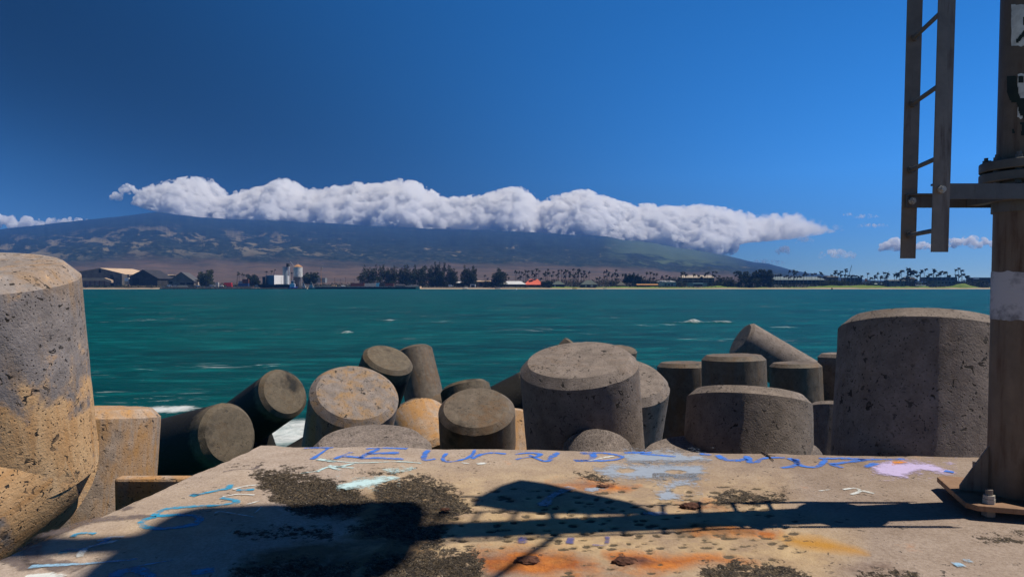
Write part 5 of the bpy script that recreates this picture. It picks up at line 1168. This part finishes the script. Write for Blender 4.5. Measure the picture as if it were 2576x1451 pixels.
# vegetation that reads as one mass
rnd = random.Random(44); L = []
for (x0, x1, yt, d, sz) in ((1225, 1262, 704, 975, 5), (1322, 1560, 705, 1000, 5), (1540, 1720, 706, 1000, 5), (1780, 1870, 707, 1000, 5), (1600, 1720, 702, 1040, 6), (1840, 2080, 711, 985, 4), (2080, 2240, 708, 995, 5), (2180, 2480, 706, 1010, 5), (2400, 2580, 709, 980, 4), (480, 700, 713, 1000, 4), (790, 910, 712, 1000, 3), (1060, 1260, 714, 1005, 4), (215, 420, 716.5, 957, 2.5), (1600, 1800, 719, 962, 2), (1820, 2000, 719.5, 958, 1.8), (2420, 2560, 714, 966, 3)):
    px = x0
    while px < x1:
        h = (723 - yt) * d / F * rnd.uniform(.8, 1.35); c = at_y(px, 722, d + rnd.uniform(-8, 8)); r = sz * rnd.uniform(.8, 1.5)
        L.append((c.x, c.y, 1.6 + h * .5, r, r, h * .52)); px += r * F / d * .9
tag(leaves(L, 60000, 1.0, 5).build('shore_vegetation', LEAF), 'dark scrub and low trees filling the gaps between the shore buildings', 'vegetation', kind='stuff')

# palms: four crowns, bent by a wind from the left
def palm_crown(seed):
    rnd = random.Random(seed); m = MB()
    for k in range(17):
        an = k * 2.4 + rnd.uniform(-.3, .3); up_ = rnd.uniform(-.5, 1.1); Lf = rnd.uniform(2.5, 3.6)
        d = Vector((math.cos(an) + .75, math.sin(an), up_)).normalized(); p = Vector((0, 0, 0)); st = []
        for s in range(7):
            st.append((p.copy(), d.copy())); p = p + d * Lf / 6; d = (d + Vector((.16, 0, -.26 - .05 * s))).normalized()
        for s in range(6):
            (a, da), (b, db) = st[s], st[s + 1]; w_ = da.cross(Vector((0, 0, 1))); w_ = w_.normalized() if w_.length > .1 else Vector((0, 1, 0)); wd = (.2, .55, .72, .7, .5, .28, .05)
            for sg in (-1, 1):
                dr = Vector((.1, 0, -.45)); m.add([a, b, b + w_ * sg * wd[s + 1] + dr * wd[s + 1], a + w_ * sg * wd[s] + dr * wd[s]], [(0, 1, 2, 3)])
                q = a + w_ * sg * wd[s] * 1.5 + dr * wd[s] * 1.4; m.add([a, a.lerp(b, .35), q], [(0, 1, 2)])
    return m.mesh('crown', PALMF)
CROWNS = [palm_crown(s) for s in (1, 2, 3, 4, 5)]
def palm_trunk(seed):
    rnd = random.Random(seed); m = MB(); bend = rnd.uniform(-.05, .1); p = Vector((0, 0, 0))
    for s in range(6):
        q = Vector((bend * ((s + 1) / 6) ** 2, 0, (s + 1) / 6)); m.cyl(p, q, .016 - .0012 * s, .0148 - .0012 * s, 7, False); p = q
    return m.mesh('trunk', PTR, 60), bend
TRUNKS = [palm_trunk(s) for s in (1, 2, 3, 4)]
def cr(x0, pts, k=.1302): return [(x0 + x * k, 644 + y * k) for x, y in pts]
CL = [('of the thin palms behind the white dock shed', 1025, cr(523.2, [(1125, 312), (1228, 302), (1290, 270)]), 1.0, 719),
      ('of the palms above the navy container', 990, cr(523.2, [(578, 325), (598, 352), (565, 368), (660, 358), (690, 372)]), 1.0, 719),
      ('of the palm tops by the tree beside the storage tank', 992, cr(523.2, [(1910, 330), (1985, 328), (2115, 335), (1612, 335)]), 1.0, 716),
      ('of the low palms beside the dark pointed tree', 975, cr(1167.2, [(400, 385), (450, 440), (550, 380), (580, 398), (655, 335), (775, 378), (828, 368), (590, 450), (800, 460), (860, 430)]), 1.15, 721),
      ('of the palms over the silver and red roofs', 985, cr(1167.2, [(990, 305), (1018, 325), (1066, 318), (1115, 325), (1185, 300), (1240, 300), (1160, 362), (1215, 372), (1230, 410), (1315, 300), (1320, 345), (1400, 267), (1445, 290), (1400, 348), (1362, 382), (1048, 432), (1090, 402), (1480, 442)]), 1.2, 718),
      ('of the palms between the red roof and the second beach house', 985, cr(1167.2, [(1615, 262), (1575, 322), (1530, 342), (1610, 328), (1642, 338), (1560, 372), (1690, 388), (1720, 312), (1820, 282), (1880, 287), (1825, 338), (1790, 372), (1812, 408), (1960, 298), (1990, 292), (1925, 338), (1942, 402), (2030, 312), (2110, 264)]), 1.15, 719),
      ('of the crowded palms above the beach houses', 980, cr(1167.2, [(2205, 270), (2228, 288), (2310, 297), (2325, 345), (2190, 332), (2260, 348), (2150, 352), (2050, 362), (2030, 392), (2100, 385), (2275, 402), (2415, 322), (2360, 402), (2130, 410), (2200, 395)]), 1.2, 720),
      ('of the palms left of the pyramid hut', 980, cr(1489.2, [(235, 318), (280, 297), (325, 317), (312, 352), (395, 357), (440, 345), (460, 277), (490, 377), (247, 397), (378, 387), (85, 442), (150, 427), (450, 447), (310, 380)]), 1.2, 720),
      ('of the palms above the long orange awnings', 990, cr(1489.2, [(590, 370), (1055, 337), (1125, 322), (1188, 357), (1250, 360), (850, 387), (900, 412), (1005, 417), (955, 432), (1120, 437), (1185, 437)]), 1.2, 718),
      ('of the palms standing before the three storey hotel', 985, cr(1489.2, [(1350, 417), (1432, 387), (1495, 427), (1725, 322), (1735, 350), (1780, 332), (1810, 367), (1965, 362), (2050, 388), (2110, 417), (2200, 342), (2245, 327), (2335, 312), (2395, 318), (2330, 372), (2355, 388), (2172, 378), (2450, 397), (2420, 432), (1680, 432)]), 1.25, 719),
      ('of the palms left of the long hotel', 975, cr(1811.2, [(275, 327), (325, 302), (330, 332), (300, 372), (655, 328), (700, 317), (750, 297), (835, 280)]), 1.2, 720),
      ('of the palms along the long blue-grey hotel roof', 988, cr(1811.2, [(1065, 377), (1120, 382), (1165, 372), (1245, 410), (1290, 392), (1340, 302), (1325, 422), (1370, 397), (1420, 297), (1435, 347), (1480, 312), (1437, 412), (1500, 407), (1545, 407), (1605, 372), (1640, 332), (1675, 360), (1775, 357), (1835, 347), (1935, 332), (1970, 362), (1890, 402), (1930, 412), (2030, 407)]), 1.15, 718),
      ('of the palms around the crane boom', 990, cr(1811.2, [(2150, 378), (2230, 292), (2220, 335), (2285, 342), (2340, 302), (2330, 377), (2425, 262), (2432, 300), (2410, 372), (2480, 382), (2540, 387)]), 1.35, 718),
      ('of the palms between the orange banner and the blue-grey house', 975, cr(2146.6, [(30, 350), (80, 365), (135, 350), (245, 305), (420, 307), (365, 342), (375, 377), (530, 297), (590, 315), (570, 352), (470, 358), (480, 388), (555, 382), (300, 388)], .1458), 1.35, 718),
      ('of the big palms over the blue-grey house', 972, cr(2146.6, [(710, 322), (760, 302), (755, 342), (830, 267), (945, 228), (950, 262), (1015, 262), (1060, 282), (940, 327), (930, 370), (820, 402), (1000, 300)], .1458), 1.7, 718),
      ('of the palms over the wide apartment block', 975, cr(2146.6, [(1170, 255), (1160, 287), (1245, 232), (1100, 342), (1060, 422), (1270, 352), (1320, 317), (1380, 237), (1390, 267), (1510, 277), (1480, 312), (1580, 292), (1435, 332), (1640, 347)], .1458), 1.6, 718),
      ('of the palms farthest right beside the dark block', 980, cr(2146.6, [(1760, 242), (1815, 222), (1865, 252), (1780, 332), (1830, 352), (1965, 362), (1885, 320), (1950, 350)], .1458), 1.4, 718)]
ORD = 'leftmost second third fourth fifth sixth seventh eighth ninth tenth eleventh twelfth thirteenth fourteenth fifteenth sixteenth seventeenth eighteenth nineteenth twentieth'.split() + ['twenty-' + q for q in 'first second third fourth fifth'.split()]
random.seed(31)
for (where, d, pts, sc, yb) in CL:
    pts = sorted(pts); 
    for i, (px, py) in enumerate(pts):
        dd = d + random.uniform(-9, 9); top = at_y(px, py - 1.2, dd); z0 = 1.6; h = top.z - z0; (tm, bend) = random.choice(TRUNKS)
        lab = (ORD[i] + (' from left ' if 0 < i < len(pts) - 1 else ' ') if i < len(pts) - 1 else 'rightmost ') + where
        t = empty('palm_tree', (top.x - bend * h, dd, z0), lab, 'palm', 'coconut palms along the far shore')
        inst('trunk', tm, t, scale=(h, h if h < 24 else 24, h)); s = sc * random.uniform(.82, 1.15)
        inst('crown', random.choice(CROWNS), t, (bend * h, 0, h), (0, 0, random.uniform(-.5, .5)), (s, s, s * random.uniform(.9, 1.2)))

# ------------------------------------------------------------------ haze over the whole scene
k = NT('haze_air'); pv = k.n('ShaderNodeVolumePrincipled'); pv.inputs['Color'].default_value = (.12, .37, 1.0, 1); pv.inputs['Density'].default_value = 7.6e-5; pv.inputs['Anisotropy'].default_value = 0.0
k.t.links.new(pv.outputs[0], k.out.inputs['Volume'])
m = MB(); m.box2((-7200, -90, -1.6), (7200, 6350, 672)); hz = m.build('haze', k.m); tag(hz, 'blue haze lying over the water and mountain', kind='stuff')
